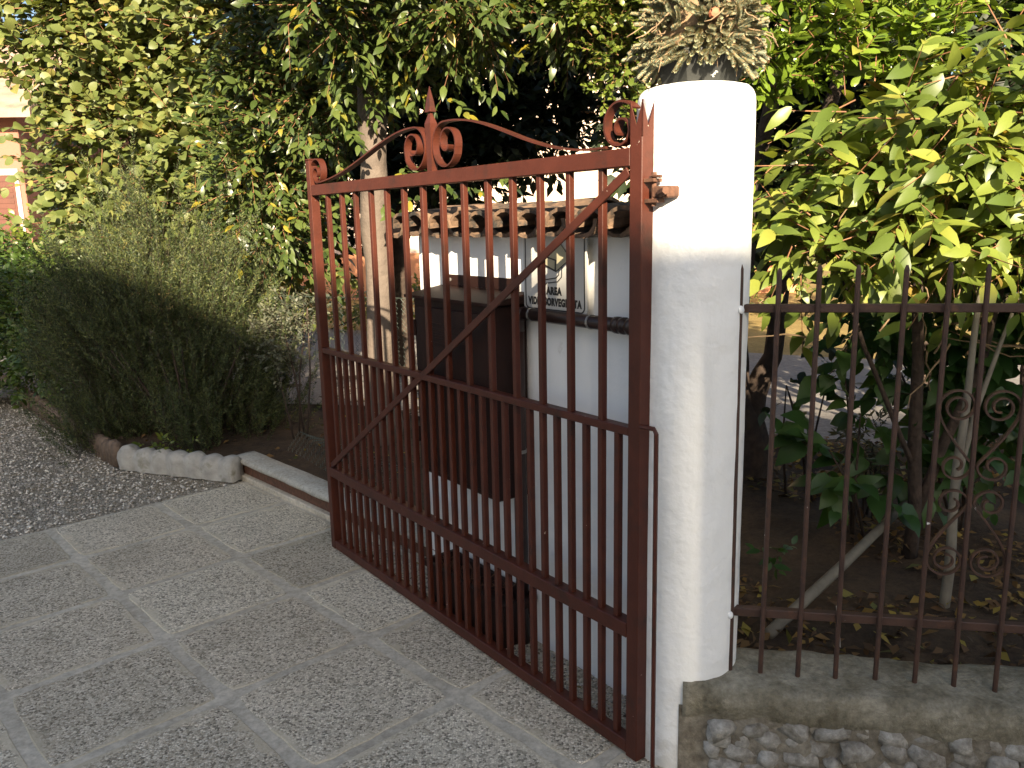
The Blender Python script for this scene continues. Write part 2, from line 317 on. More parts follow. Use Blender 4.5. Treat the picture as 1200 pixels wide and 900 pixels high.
# garden beds, slightly raised, with relief
def relief(name, x0, x1, y0, y1, nx, ny, zf, mat, keep=None):
    X, Y = np.meshgrid(np.linspace(x0, x1, nx), np.linspace(y0, y1, ny)); V = np.zeros((nx*ny, 3)); V[:,0] = X.ravel(); V[:,1] = Y.ravel()
    for i in range(len(V)): V[i,2] = zf(V[i,0], V[i,1])
    F = []
    for j in range(ny-1):
        for i in range(nx-1):
            a = j*nx+i; cx = (V[a,0]+V[a+1,0])/2; cy = (V[a,1]+V[a+nx,1])/2
            if keep is None or keep(cx, cy): F.append((a, a+1, a+nx+1, a+nx))
    return obj(name, np_mesh(name, V, F, mat), None, kind='structure')
def nz(x, y, s, z=0): return mnoise.noise(Vector((x*s, y*s, z)))
def left_keep(x, y):
    p = Vector((x, y, 0)); u, v = p.dot(PU), p.dot(PV)
    if v < 4.73: return u > 2.17
    # behind the edging line
    return (y - 5.16) > (x + 2.57)*-1.07 + 0.0 if x < -2.5 else (y > 4.88 - (x+1.74)*0.40 if x < -1.74 else u > 2.17)
relief('garden_bed', -6.5, 0.62, 2.3, 7.6, 90, 70, lambda x, y: 0.075 + 0.03*nz(x, y, 3) + 0.012*nz(x, y, 14), MT['soil'], left_keep)
FD = Vector((math.cos(rad(-10.5)), math.sin(rad(-10.5)), 0)); FN = Vector((-FD.y, FD.x, 0))  # fence line, FN points away from viewer
PIL = Vector((0.486, 2.165, 0)); PIL_R = 0.149
def fw(s, b, z=0): return PIL + FD*s + FN*b + Vector((0, 0, z))
relief('shrub_bed', 0.5, 6.5, 1.2, 5.4, 80, 60, lambda x, y: 0.13 + 0.05*nz(x, y, 2.2) + 0.02*nz(x, y, 9), MT['soil'],
       lambda x, y: (Vector((x, y, 0))-PIL).dot(FN) > 0.02 and (y < 4.9 + 0.12*math.sin(x*2)))
sheet('courtyard', [(-7, 7.4), (-1.2, 6.3), (0.7, 4.7), (6.5, 4.7), (9.5, 7.2), (3.5, 7.9), (-3, 11.5), (-7.2, 12)], 0.085, MT['yard'])
sheet('dry_lawn', [(-12, 30), (-7.2, 11.5), (-3, 11.0), (3.5, 7.6), (9, 6.8), (30, 6), (30, 30)], 0.08, MT['lawn'])

# paving slabs
rs = random.Random(5)
def slab_mesh(k):
    mb = MB(); r2 = random.Random(100+k); h = 0.247; ring = []
    for side in range(4):
        for i in range(8):
            q = -1 + 2*i/8; x, y = [(q, -1), (1, q), (-q, 1), (-1, -q)][side]
            if i == 0: x *= 0.965; y *= 0.965
            ring.append((x*h + r2.uniform(-.0035, .0035), y*h + r2.uniform(-.0035, .0035)))
    n = len(ring)
    vs_ = [(x, y, -0.02) for x, y in ring] + [(x, y, 0.001) for x, y in ring] + [(x*0.988, y*0.988, 0.0028) for x, y in ring]
    fs_ = [(i, (i+1) % n, n+(i+1) % n, n+i) for i in range(n)] + [(n+i, n+(i+1) % n, 2*n+(i+1) % n, 2*n+i) for i in range(n)] + [tuple(range(2*n, 3*n))]
    return mb.add(vs_, fs_).mesh('slab', MT['slab'])
SL = [slab_mesh(k) for k in range(5)]
drive = bpy.data.objects['driveway']
for i in range(-8, 4):
    for j in range(0, 10):
        u = 0.396 + 0.5375*i - 0.269; v = 4.508 - 0.531*j - 0.266
        obj('slab', SL[rs.randrange(5)], drive, loc=pw_(u, v, GZ), scale=(1.0233, 1.0233, 1), rot=(rs.uniform(-.003, .003), rs.uniform(-.003, .003), TH + rs.choice((0, 1, 2, 3))*math.pi/2 + rs.uniform(-.006, .006)))

# ------------------------------------------------------------------ pillar with pot
def pillar_mesh():
    n = 96; vs_ = []; fs_ = []
    zs = [-0.06] + [0.02 + 1.76*i/44 for i in range(45)]; prof = [(PIL_R, z) for z in zs] + [(PIL_R-0.002, 1.798), (PIL_R-0.007, 1.810), (PIL_R-0.016, 1.819), (PIL_R-0.03, 1.823), (0.001, 1.825)]
    for (r, z) in prof:
        for k in range(n):
            a = 2*math.pi*k/n; rr = r
            if r > 0.05:
                rr += 0.0022*mnoise.noise(Vector((math.cos(a)*3, math.sin(a)*3, z*3.2))) + 0.0012*mnoise.noise(Vector((math.cos(a)*12, math.sin(a)*12, z*16)))
                d = math.degrees(a) % 360                                    # old plaster lap running down the front
                edge = 268 + 2.0*mnoise.noise(Vector((0, 0, z*5)))
                if 180 < d < edge and z < 1.5: rr += 0.004*min(1, (1.5-z)*3)
            vs_.append((rr*math.cos(a), rr*math.sin(a), z))
    for i in range(len(prof)-1):
        for k in range(n): k2 = (k+1) % n; fs_.append((i*n+k, i*n+k2, (i+1)*n+k2, (i+1)*n+k))
    fs_.append(tuple(range((len(prof)-1)*n, len(prof)*n)))
    mb = MB(); mb.add(vs_, fs_); return mb.mesh('white_pillar', MT['plaster'], True)
pil = obj('white_pillar', pillar_mesh(), None, loc=PIL, label='round white plastered gate pillar with a planted pot on top', category='pillar')
for (z, s) in ((1.268, 0.0), (0.424, 0.0)):                                   # plaster lumps where the fence rails enter
    mb = MB(); c = Vector((0.103, -0.112, z)); rr = random.Random(int(z*100))
    ring = [(0.002, -0.02), (0.014, -0.016), (0.02, -0.004), (0.016, 0.008), (0.004, 0.016)]
    mb.lathe([(a*(1+rr.uniform(-.15, .15)), b) for a, b in ring], 10)
    mb.build('plaster_lump', MT['plaster'], pil, True, loc=c, rot=(1.2, 0.4, 0.6), scale=(0.6, 0.6, 0.35))

pot = thing('planter_pot', 'dark grey polygonal planter standing on the white pillar', 'pot', PIL + Vector((0.005, 0, 1.825)), 0.3)
mb = MB(); mb.lathe([(0.095, 0), (0.10, 0.003), (0.122, 0.062), (0.13, 0.062), (0.13, 0.074), (0.118, 0.074), (0.11, 0.06), (0.001, 0.06)], 8); mb.build('bowl', MT['pot'], pot)
mb = MB(); mb.lathe([(0.001, 0.061), (0.109, 0.0615), (0.001, 0.075)], 12); mb.build('potting_soil', MT['soil'], pot)

# ------------------------------------------------------------------ the open gate
gate = thing('gate', 'brown painted iron driveway gate swung open beside the white pillar', 'gate', GATE_O, GATE_RZ)
GM = MT['gate']
def gbox(name, x0, x1, y0, y1, z0, z1, c=0.002, parent=gate): return MB().box(x0, x1, y0, y1, z0, z1, c).build(name, GM, parent)
# hinge stile: square tube whose top is cut to a crown of four points
mb = MB(); x0, x1, y0, y1 = -0.040, 0.003, -0.043, 0.0
mb.box(x0, x1, y0, y1, -0.029, 1.70, 0.002)
for (ax, ay, bx, by) in ((x0, y1, x1, y1), (x1, y1, x1, y0), (x1, y0, x0, y0), (x0, y0, x0, y1)):
    a = Vector((ax, ay, 0)); b = Vector((bx, by, 0)); m_ = (a+b)/2; inn = (Vector(((x0+x1)/2, (y0+y1)/2, 0))-m_).normalized()*0.003
    for (p, q) in ((a, m_), (m_, b)):
        tip = a if p is a else b
        base = [Vector((v.x, v.y, 1.698)) for v in (p, q)]; tv = Vector((tip.x, tip.y, 1.785)); mid = Vector((m_.x, m_.y, 1.725))
        poly = [base[0], base[1], mid, tv] if p is a else [base[0], base[1], tv, mid]
        vs_ = poly + [v+inn for v in poly]
        mb.add(vs_, [(0,1,2,3), (7,6,5,4), (0,4,5,1), (1,5,6,2), (2,6,7,3), (3,7,4,0)])
mb.build('hinge_stile', GM, gate)
LS = 1.955
mb = MB(); mb.box(LS, LS+0.038, -0.04, 0.0, -0.024, 1.782, 0.002); mb.box(LS-0.002, LS+0.040, -0.042, 0.002, 1.7825, 1.788, 0.001); mb.build('latch_stile', GM, gate)
gbox('top_rail', 0.0035, LS-0.0005, -0.041, -0.001, 1.630, 1.675)
gbox('middle_rail', 0.0035, LS-0.0005, -0.036, -0.002, 0.930, 0.953)
gbox('lower_rail', 0.0035, LS-0.0005, -0.041, 0.001, 0.342, 0.386)
gbox('bottom_rail', 0.0035, LS-0.0005, -0.041, -0.001, -0.022, 0.018)
B1 = MB().box(-0.0095, 0.0095, -0.0295, -0.0105, 0.951, 1.632, 0.0018).mesh('bar', GM)
B2 = MB().box(-0.0095, 0.0095, -0.0295, -0.0105, 0.384, 0.932, 0.0018).mesh('bar', GM)
B3 = MB().box(-0.0095, 0.0095, -0.0295, -0.0105, 0.016, 0.344, 0.0018).mesh('bar', GM)
rb = random.Random(3)
for k in range(14): obj('bar', B1, gate, loc=(0.122 + 0.1308*k + rb.uniform(-.002, .002), 0, 0), rot=(0, rb.uniform(-.0015, .0015), 0))
for k in range(29):
    s = 0.0567 + 0.0654*k + rb.uniform(-.0015, .0015)
    obj('bar', B2, gate, loc=(s, 0, 0)); obj('bar', B3, gate, loc=(s, 0, 0))
a = Vector((0.012, 0, 1.618)); b = Vector((LS-0.01, 0, 0.395)); d = (b-a); L_ = d.length; ang = math.atan2(-d.z, d.x)
mb = MB(); mb.box(0, L_, -0.0101, -0.003, -0.0125, 0.0125, 0.0012); mb.build('diagonal_brace', GM, gate, loc=a, rot=(0, ang, 0))
# scroll work on the top rail
def arc(cx, cz, r0, r1, a0, a1, n=46):
    return [(cx + (r0+(r1-r0)*i/n)*math.cos(rad(a0+(a1-a0)*i/n)), cz + (r0+(r1-r0)*i/n)*math.sin(rad(a0+(a1-a0)*i/n))) for i in range(n+1)]
def bez(p0, p1, p2, p3, n=26):
    o = []
    for i in range(n):
        t = i/n; o.append(tuple((1-t)**3*p0[k] + 3*(1-t)**2*t*p1[k] + 3*(1-t)*t*t*p2[k] + t**3*p3[k] for k in (0,1)))
    return o
CZ = 1.757
right = bez((-0.10, 1.6835), (-0.42, 1.672), (-0.60, 1.836), (-0.872, CZ+0.073)) + arc(-0.872, CZ, 0.073, 0.070, 90, 330, 30) + arc(-0.872+0.012, CZ+0.006, 0.057, 0.018, 335, 690, 40)
left = bez((-1.90, 1.6835), (-1.55, 1.70), (-1.30, 1.84), (-1.068, CZ+0.073)) + arc(-1.068, CZ, 0.073, 0.070, 90, -150, 30) + arc(-1.068-0.012, CZ+0.006, 0.057, 0.018, -155, -510, 40)
curl_r = arc(-0.052, 1.733, 0.062, 0.047, 38, 270, 30) + arc(-0.047, 1.724, 0.038, 0.014, 272, 600, 34)
curl_l = arc(-1.905, 1.728, 0.058, 0.045, 142, -90, 30) + arc(-1.91, 1.722, 0.037, 0.014, -92, -420, 34)
for nm, path in (('scroll', right), ('scroll', left), ('end_curl', curl_r), ('end_curl', curl_l)):
    MB().ribbon([(-x, z) for x, z in path], -0.036, -0.008, 0.0055).build(nm, GM, gate)
mb = MB(); prof = [(0.0155, 1.672), (0.0165, 1.80), (0.0185, 1.833), (0.0075, 1.862), (0.0065, 1.868), (0.0165, 1.871), (0.0115, 1.905), (0.0006, 1.955)]
vs_ = []; fs_ = []
for (h, z) in prof: vs_ += [(0.970-h, -0.021-h*0.75, z), (0.970+h, -0.021-h*0.75, z), (0.970+h, -0.021+h*0.75, z), (0.970-h, -0.021+h*0.75, z)]
for i in range(len(prof)-1):
    for k in range(4): k2 = (k+1) % 4; fs_.append((i*4+k, i*4+k2, i*4+4+k2, i*4+4+k))
fs_ += [(3,2,1,0), tuple(range(len(vs_)-4, len(vs_)))]
mb.add(vs_, fs_); mb.build('spear_finial', GM, gate)
# hinge and the long bent stop rod on the outer side of the stile
hg = MB().box(-0.075, -0.0405, -0.035, -0.005, 1.588, 1.597, 0.001).build('hinge', MT['rust'], gate)
MB().box(-0.085, -0.0405, -0.034, -0.008, 1.538, 1.548, 0.001).build('hinge_plate', MT['rust'], hg)
MB().tube([(-0.062, -0.02, 1.53), (-0.062, -0.02, 1.612)], 0.0065, 8).build('hinge_pin', MT['rust'], hg)
mb = MB(); mb.box(-0.116, -0.060, -0.055, -0.012, 1.549, 1.578, 0.004); mb.tube([(-0.09, -0.012, 1.560), (-0.125, 0.006, 1.566)], 0.010, 6); mb.tube([(-0.06, -0.014, 1.603), (-0.095, -0.01, 1.600)], 0.004, 6); mb.build('hinge_bracket', MT['rust'], hg)
mb = MB(); mb.tube([(-0.0405, -0.004, 0.965), (-0.088, -0.004, 0.967), (-0.096, -0.004, 0.955), (-0.098, -0.004, 0.5), (-0.100, -0.004, -0.03)], 0.0062, 6); mb.build('stop_rod', GM, gate)

# ------------------------------------------------------------------ white meter wall with tiled top
wall = thing('meter_wall', 'low white rendered wall with a clay tile roof behind the gate', 'wall', gw(0, WALL_Y), GATE_RZ)
mb = MB(); mb.box(0.10, 1.42, -0.19, 0.0, -0.06, 1.455, 0.008); mb.build('wall_body', MT['wallwhite'], wall)
mb = MB(); mb.box(0.10, 1.43, -0.20, 0.03, 1.452, 1.475, 0.004); mb.build('mortar_bed', MT['mortarlight'], wall)
def tile_mesh(k, up=True):
    r2 = random.Random(k); n = 7; L_ = 0.36; vs_ = []; fs_ = []; th = 0.014
    for i, t in enumerate((0, 0.33, 0.66, 1)):
        for lay in (0, 1):
            for j in range(n+1):
                a = math.pi*j/n; rr = (0.072 - 0.012*t) - (th if lay else 0) + r2.uniform(-.0015, .0015)
                vs_.append((rr*math.cos(a)*1.06, -t*L_, rr*math.sin(a)*(0.82)*(1 if up else -1)))
    w_ = n+1
    for i in range(3):
        o = i*2*w_
        for j in range(n):
            fs_ += [(o+j, o+j+1, o+2*w_+j+1, o+2*w_+j), (o+w_+j, o+3*w_+j, o+3*w_+j+1, o+w_+j+1)]
        for j in (0, n): fs_.append((o+j, o+2*w_+j, o+3*w_+j, o+w_+j))
    for e in (0, 3):
        o = e*2*w_
        for j in range(n): fs_.append((o+j, o+w_+j, o+w_+j+1, o+j+1))
    return MB().add(vs_, fs_).mesh('roof_tile', MT['tile'], False)
TU = [tile_mesh(k) for k in range(3)]; TD = [tile_mesh(10+k, False) for k in range(3)]
rt = random.Random(8)
for k in range(10):
    s = 0.10 + 0.138*k
    obj('roof_tile', TU[k % 3], wall, loc=(s + rt.uniform(-.01, .01), 0.125 + rt.uniform(-.02, .02), 1.482 + rt.uniform(-.004, .004)), rot=(rad(-5)+rt.uniform(-.03, .03), rt.uniform(-.05, .05), rt.uniform(-.05, .05)))
    if k < 11: obj('roof_tile', TD[k % 3], wall, loc=(s + 0.069 + rt.uniform(-.008, .008), 0.10 + rt.uniform(-.015, .02), 1.506 + rt.uniform(-.004, .004)), rot=(rad(-5)+rt.uniform(-.02, .02), rt.uniform(-.05, .05), rt.uniform(-.04, .04)))
for k in range(3):
    obj('ridge_tile', TU[k % 3], wall, loc=(0.50 + 0.31*k, -0.19, 1.515 + rt.uniform(-.004, .006)), rot=(rt.uniform(-.03, .03), 0, rad(90) + rt.uniform(-.03, .03)))

# meter cabinet
cab = thing('meter_cabinet', 'dark brown sheet metal meter cabinet hung on the white wall', 'cabinet', gw(0, WALL_Y), GATE_RZ)
CX0, CX1, CD = 0.70, 1.225, 0.145
mb = MB(); mb.box(CX0, CX1, 0.002, CD, 0.535, 1.225, 0.006); mb.build('body', MT['brown'], cab)
mb = MB(); mb.box(CX0+0.025, CX1-0.025, CD+0.0005, CD+0.009, 0.56, 1.195, 0.003); dr = mb.build('door', MT['brown'], cab)
mb = MB(); mb.box(CX0+0.05, CX0+0.065, CD+0.0095, CD+0.02, 0.80, 0.86, 0.002); mb.build('handle', MT['steel'], dr)
for zz in (0.66, 1.08): MB().tube([(CX1-0.020, CD+0.010, zz), (CX1-0.020, CD+0.010, zz+0.06)], 0.006, 8).build('hinge', MT['brown'], dr)
for k in range(5): MB().box(CX0+0.12, CX1-0.12, CD+0.0092, CD+0.0125, 1.06+0.018*k, 1.067+0.018*k, 0.001).build('louvre', MT['brown'], dr)
mb = MB()
mb.add([(CX0-0.02, 0.003, 1.262), (CX1+0.02, 0.003, 1.262), (CX1+0.02, CD+0.03, 1.236), (CX0-0.02, CD+0.03, 1.236), (CX0-0.02, 0.003, 1.228), (CX1+0.02, 0.003, 1.228), (CX1+0.02, CD+0.03, 1.2255), (CX0-0.02, CD+0.03, 1.2255)],
       [(0,1,2,3), (4,7,6,5), (0,3,7,4), (1,5,6,2), (2,6,7,3), (0,4,5,1)])
hd = mb.build('hood', MT['brown'], cab)
mb = MB(); mb.box(CX0+0.04, CX1-0.02, 0.0015, 0.0055, 1.2625, 1.305, 0.001); mb.build('mounting_strip', MT['brown'], hd)
mb = MB(); mb.tube([(CX1-0.05, 0.004, 1.285), (CX1-0.05, 0.010, 1.285)], 0.007, 8); mb.build('screw', MT['steel'], hd)

# pipes on the wall
pp = thing('drain_pipe', 'dark brown pipe running along and down the white wall', 'pipe', gw(0, WALL_Y), GATE_RZ)
PY = 0.045
mb = MB(); mb.tube([(0.10, PY, 1.195), (0.66, PY, 1.195)], 0.021, 12); mb.build('horizontal_run', MT['pipe'], pp, True)
mb = MB(); mb.tube([(0.66, PY, 1.195), (0.69, PY, 1.19), (0.702, PY, 1.165), (0.702, PY, 1.13)], 0.0245, 12); mb.build('elbow', MT['pipe'], pp, True)
mb = MB(); mb.tube([(0.702, PY, 1.135), (0.702, PY, -0.03)], 0.0235, 12); mb.build('downpipe', MT['pipe'], pp, True)
for s in (0.16, 0.19, 0.215): mb = MB(); mb.tube([(s-0.008, PY, 1.195), (s+0.008, PY, 1.195)], 0.0255, 12); mb.build('coupling', MT['pipe'], pp, True)
for s in (0.33, 0.62):
    mb = MB(); mb.tube([(s-0.004, PY, 1.195), (s+0.004, PY, 1.195)], 0.0235, 12); mb.box(s-0.004, s+0.004, 0.001, PY-0.02, 1.189, 1.201); mb.build('pipe_clip', MT['steel'], pp)
mb = MB(); mb.tube([(0.702, PY, 0.70), (0.702, PY, 0.712)], 0.026, 12); mb.box(0.698, 0.706, 0.001, PY-0.02, 0.702, 0.710); mb.build('pipe_clip', MT['steel'], pp)

# video surveillance sign
sg = thing('warning_sign', 'white AREA VIDEOSORVEGLIATA sign with a camera drawing on the white wall', 'sign', gw(0.522, WALL_Y+0.03, 1.338), GATE_RZ)
def rrect(w_, h_, r, n=6):
    o = []
    for cx, cy, a0 in ((w_/2-r, h_/2-r, 0), (-w_/2+r, h_/2-r, 90), (-w_/2+r, -h_/2+r, 180), (w_/2-r, -h_/2+r, 270)):
        for i in range(n+1): a = rad(a0 + 90*i/n); o.append((cx + r*math.cos(a), cy + r*math.sin(a)))
    return o
def prism_y(mb, poly, y0, y1):                                  # (x,z) polygon; front at y1
    n = len(poly); vs_ = [(x, y0, z) for x, z in poly] + [(x, y1, z) for x, z in poly]
    return mb.add(vs_, [tuple(range(n)), tuple(range(2*n-1, n-1, -1))] + [(i, n+i, n+(i+1) % n, (i+1) % n) for i in range(n)])
SW, SH = 0.315, 0.268
prism_y(MB(), rrect(SW, SH, 0.022), -0.006, 0.0).build('plate', MT['signwhite'], sg)
def outline(name, poly, wd, mat, y, parent, closed=True):
    P = [Vector(p) for p in poly]; n = len(P); vs_ = []; fs_ = []
    for i in range(n):
        a = P[i-1] if (closed or i > 0) else P[i]; b = P[(i+1) % n] if (closed or i < n-1) else P[i]
        t = (b-a).normalized(); q = Vector((-t.y, t.x))*wd/2
        vs_ += [(P[i].x+q.x, y, P[i].y+q.y), (P[i].x-q.x, y, P[i].y-q.y), (P[i].x+q.x, y-0.0005, P[i].y+q.y), (P[i].x-q.x, y-0.0005, P[i].y-q.y)]
    for i in range(n if closed else n-1):
        o = i*4; p = ((i+1) % n)*4; fs_ += [(o, o+1, p+1, p), (o, p, p+2, o+2), (o+1, o+3, p+3, p+1)]
    return MB().add(vs_, fs_).build(name, mat, parent)
outline('border_line', rrect(SW-0.022, SH-0.022, 0.018), 0.005, MT['signblack'], 0.0009, sg)
# camera drawing: x is mirrored on this side of the wall (left in view is +x)
cam_poly = [(-x, z) for x, z in [(-0.062, 0.055), (0.028, 0.098), (0.066, 0.062), (0.066, 0.034), (0.012, 0.002), (-0.055, 0.022)]]
prism_y(MB(), cam_poly, 0.0002, 0.0010).build('camera_drawing', MT['signgrey'], sg)
prism_y(MB(), [(-x, z) for x, z in [(-0.062, 0.055), (0.014, 0.040), (0.012, 0.002), (-0.055, 0.022)]], 0.0011, 0.0014).build('camera_face', MT['signblack'], sg)
prism_y(MB(), [(-x, z) for x, z in [(-0.054, 0.049), (0.007, 0.036), (0.005, 0.008), (-0.049, 0.026)]], 0.0015, 0.0018).build('camera_lens', MT['signgrey'], sg)
outline('camera_outline', cam_poly, 0.0032, MT['signblack'], 0.0022, sg)
arm = [(-x, z) for x, z in [(0.028, 0.010), (0.026, -0.008), (0.012, -0.018), (-0.030, -0.024), (-0.046, -0.026), (-0.050, -0.036), (-0.040, -0.042), (-0.032, -0.034)]]
outline('bracket_line', arm, 0.0034, MT['signblack'], 0.0022, sg, False)
outline('bracket_line', [(-x, z) for x, z in [(0.042, 0.018), (0.040, -0.014), (0.020, -0.030), (-0.028, -0.036)]], 0.0034, MT['signblack'], 0.0022, sg, False)
def text_mesh(name, body, size, loc, parent, mat, xs=0.62):
    cu = bpy.data.curves.new(name, 'FONT'); cu.body = body; cu.size = size; cu.align_x = 'CENTER'; cu.offset = 0.0020; cu.extrude = 0.0003; cu.space_character = 1.12
    tmp = bpy.data.objects.new('tmp', cu); COL.objects.link(tmp); dg = bpy.context.evaluated_depsgraph_get()
    me = bpy.data.meshes.new_from_object(tmp.evaluated_get(dg)); bpy.data.objects.remove(tmp); bpy.data.curves.remove(cu)
    me.materials.clear(); me.materials.append(mat)
    return obj(name, me, parent, loc=loc, rot=(rad(90), 0, rad(180)), scale=(xs, 1, 1))
text_mesh('lettering', 'AREA', 0.033, (0, 0.0010, -0.072), sg, MT['signblack'], 0.85)
text_mesh('lettering', 'VIDEOSORVEGLIATA', 0.033, (0, 0.0010, -0.108), sg, MT['signblack'], 0.78)

# planter trough with dead growth on the ground behind the gate
tr = thing('planter_trough', 'low brown planter trough on the ground below the meter cabinet', 'planter', gw(0.94, WALL_Y+0.085, GZ), GATE_RZ)
mb = MB(); vs_ = []; fs_ = []
for (hx, hy, z) in ((0.235, 0.05, 0.004), (0.265, 0.066, 0.17), (0.277, 0.076, 0.17), (0.277, 0.076, 0.195), (0.258, 0.06, 0.195), (0.245, 0.052, 0.15)):
    vs_ += [(-hx, -hy, z), (hx, -hy, z), (hx, hy, z), (-hx, hy, z)]
for i in range(5):
    for k in range(4): fs_.append((i*4+k, i*4+(k+1) % 4, i*4+4+(k+1) % 4, i*4+4+k))
fs_ += [(3,2,1,0), (20,21,22,23)]
mb.add(vs_, fs_).build('tub', MT['brown'], tr)
mb = MB(); r2 = random.Random(4)
for k in range(60):
    x = r2.uniform(-.24, .24); y = r2.uniform(-.045, .045); h = r2.uniform(.02, .09)
    mb.tube([(x, y, 0.15), (x+r2.uniform(-.02, .02), y+r2.uniform(-.02, .02), 0.15+h*.6), (x+r2.uniform(-.05, .05), y+r2.uniform(-.03, .04), 0.15+h)], [0.003, 0.002, 0.001], 4)
mb.build('dead_stems', MT['rust'], tr, kind='stuff')

# ------------------------------------------------------------------ iron fence on the rubble wall
fen = thing('iron_fence', 'brown pointed iron railing with scroll panel on the rubble wall', 'fence', PIL - FN*0.06, rad(-10.5))
FM = MT['fence']
mb = MB(); mb.box(0.118, 2.8, -0.011, 0.011, 1.257, 1.278, 0.002); mb.build('top_rail', FM, fen)
mb = MB(); mb.box(0.104, 2.8, -0.012, 0.012, 0.412, 0.436, 0.002); mb.build('bottom_rail', FM, fen)
def pick(h0, h1):
    mb = MB(); R_ = 0.0068; return mb.tube([(0, 0, h0), (0, 0, h1-0.05), (0, 0, h1-0.012), (0, 0, h1)], [R_, R_, R_*0.98, 0.003], 8).mesh('picket', FM, False)
PK = pick(0.24, 1.376)
rf = random.Random(2)
for k in range(26):
    s = 0.107 + 0.1005*k + (0.021 if k == 0 else 0)
    obj('picket', PK, fen, loc=(s, -0.0185, rf.uniform(-.006, .006)), rot=(rf.uniform(-.006, .006), rf.uniform(-.008, .008), 0))
# panel of four S scrolls crossing on the middle picket
def scroll_panel(cx, zc):
    for sx in (-1, 1):
        for sz in (-1, 1):
            # outer large curl
            c = (0.051, 0.205)
            pts = arc(c[0]-0.002, c[1], 0.013, 0.046, 640, 0, 46)                 # spirals out, ends on the outer side heading down
            pts += bez((c[0]+0.044, c[1]), (c[0]+0.046, c[1]-0.05), (0.018, 0.075), (0.006, 0.052), 18)[1:]
            pts += arc(0.046, 0.050, 0.040, 0.012, 180, 600, 34)
            P = [(cx + sx*x, zc + sz*z) for x, z in pts]
            MB().ribbon(P, -0.016, -0.005, 0.005).build('scroll', FM, fen)
scroll_panel(0.107+0.1005*6, 0.815)
scroll_panel(0.107+0.1005*16, 0.815)

rw = thing('rubble_wall', 'low rubble stone wall with mossy cement coping below the railing', 'wall', PIL - FN*0.02, rad(-10.5))
vs_ = []; fs_ = []; n = 150; m2 = 12
for i in range(n+1):
    for j in range(m2+1):
        x = -0.015 + 2.99*i/n; zz = -0.06 + 0.24*j/m2; q = Vector((x*14, zz*14, 3.0))
        fd = min(1.0, max(0.0, (x-0.02)/0.06)); vs_.append((x, -0.137 - fd*(0.012*mnoise.noise(q) + 0.007*mnoise.noise(q*2.7)), zz))
for i in range(n):
    for j in range(m2): a = i*(m2+1)+j; fs_.append((a, a+m2+1, a+m2+2, a+1))
MB().add(vs_, fs_).build('mortar_face', MT['mortar'], rw, True)
MB().box(-0.012, 3.0, -0.095, 0.08, -0.02, 0.2, 0.01).build('mortar_core', MT['mortar'], rw)
# coping: noisy rounded cement slab
def coping():
    n = 110; prof = [(-0.128, 0.135), (-0.145, 0.15), (-0.154, 0.20), (-0.152, 0.232), (-0.134, 0.248), (-0.07, 0.253), (-0.01, 0.256), (0.05, 0.252), (0.09, 0.236), (0.10, 0.19)]; vs_ = []; fs_ = []
    for i in range(n+1):
        s = -0.005 + 2.95*i/n
        for j, (y, z) in enumerate(prof):
            q = Vector((s*5, y*9, z*9)); d = 0.012*mnoise.noise(q) + 0.008*mnoise.noise(q*3.2) + 0.004*mnoise.noise(q*8)
            e = 0.0
            if i < 3: d *= i/3
            vs_.append((s, y + (d if j < 5 else 0) + (e if y < -0.1 else 0), z + d*0.9 - (e*0.8 if j > 1 else 0)))
    m_ = len(prof)
    for i in range(n):
        for j in range(m_-1): fs_.append((i*m_+j, (i+1)*m_+j, (i+1)*m_+j+1, i*m_+j+1))
    fs_ += [tuple(range(m_)), tuple(range(n*m_+m_-1, n*m_-1, -1))]
    return MB().add(vs_, fs_).build('coping', MT['coping'], rw, True)
coping()
def stone_mesh(k):
    r2 = random.Random(k); vs_ = []; fs_ = []; n = 8; rings = 4
    sq = r2.uniform(.8, 1.0)
    for i in range(1, rings):
        ph = math.pi*i/rings
        for j in range(n):
            th = 2*math.pi*j/n; x = math.sin(ph)*math.cos(th); y = math.sin(ph)*math.sin(th); z = math.cos(ph)
            q = 1 + 0.55*mnoise.noise(Vector((x*1.6+k*7, y*1.6, z*1.6)))
            vs_.append((math.copysign(abs(x)**0.6, x)*q*0.5, math.copysign(abs(y)**0.6, y)*q*0.5, math.copysign(abs(z)**0.6, z)*q*0.5*sq))
    a = len(vs_); vs_ += [(0, 0, 0.5*sq), (0, 0, -0.5*sq)]
    for j in range(n):
        j2 = (j+1) % n; fs_ += [(a, j, j2), (a+1, (rings-2)*n+j2, (rings-2)*n+j)]
        for i in range(rings-2): fs_.append((i*n+j, (i+1)*n+j, (i+1)*n+j2, i*n+j2))
    return MB().add(vs_, fs_).mesh('stone', MT['stone'], True)
ST = [stone_mesh(k) for k in range(8)]
r2 = random.Random(12); z = 0.155
for row in range(5):
    s = 0.045 + r2.uniform(0, .03); hgt = [0.052, 0.058, 0.05, 0.05, 0.05][row]; z = [0.128, 0.085, 0.042, 0.0, -0.042][row]
    while s < 1.9:
        wd = r2.uniform(0.035, 0.12)
        obj('stone', ST[r2.randrange(8)], rw, loc=(s+wd/2, -0.115 + r2.uniform(-.010, .010), z + r2.uniform(-.008, .008)), rot=(r2.uniform(-.3, .3), r2.uniform(-.35, .35), r2.uniform(-.4, .4)),
            scale=(wd*1.02, 0.075, hgt*r2.uniform(.95, 1.3)))
        s += wd*0.98

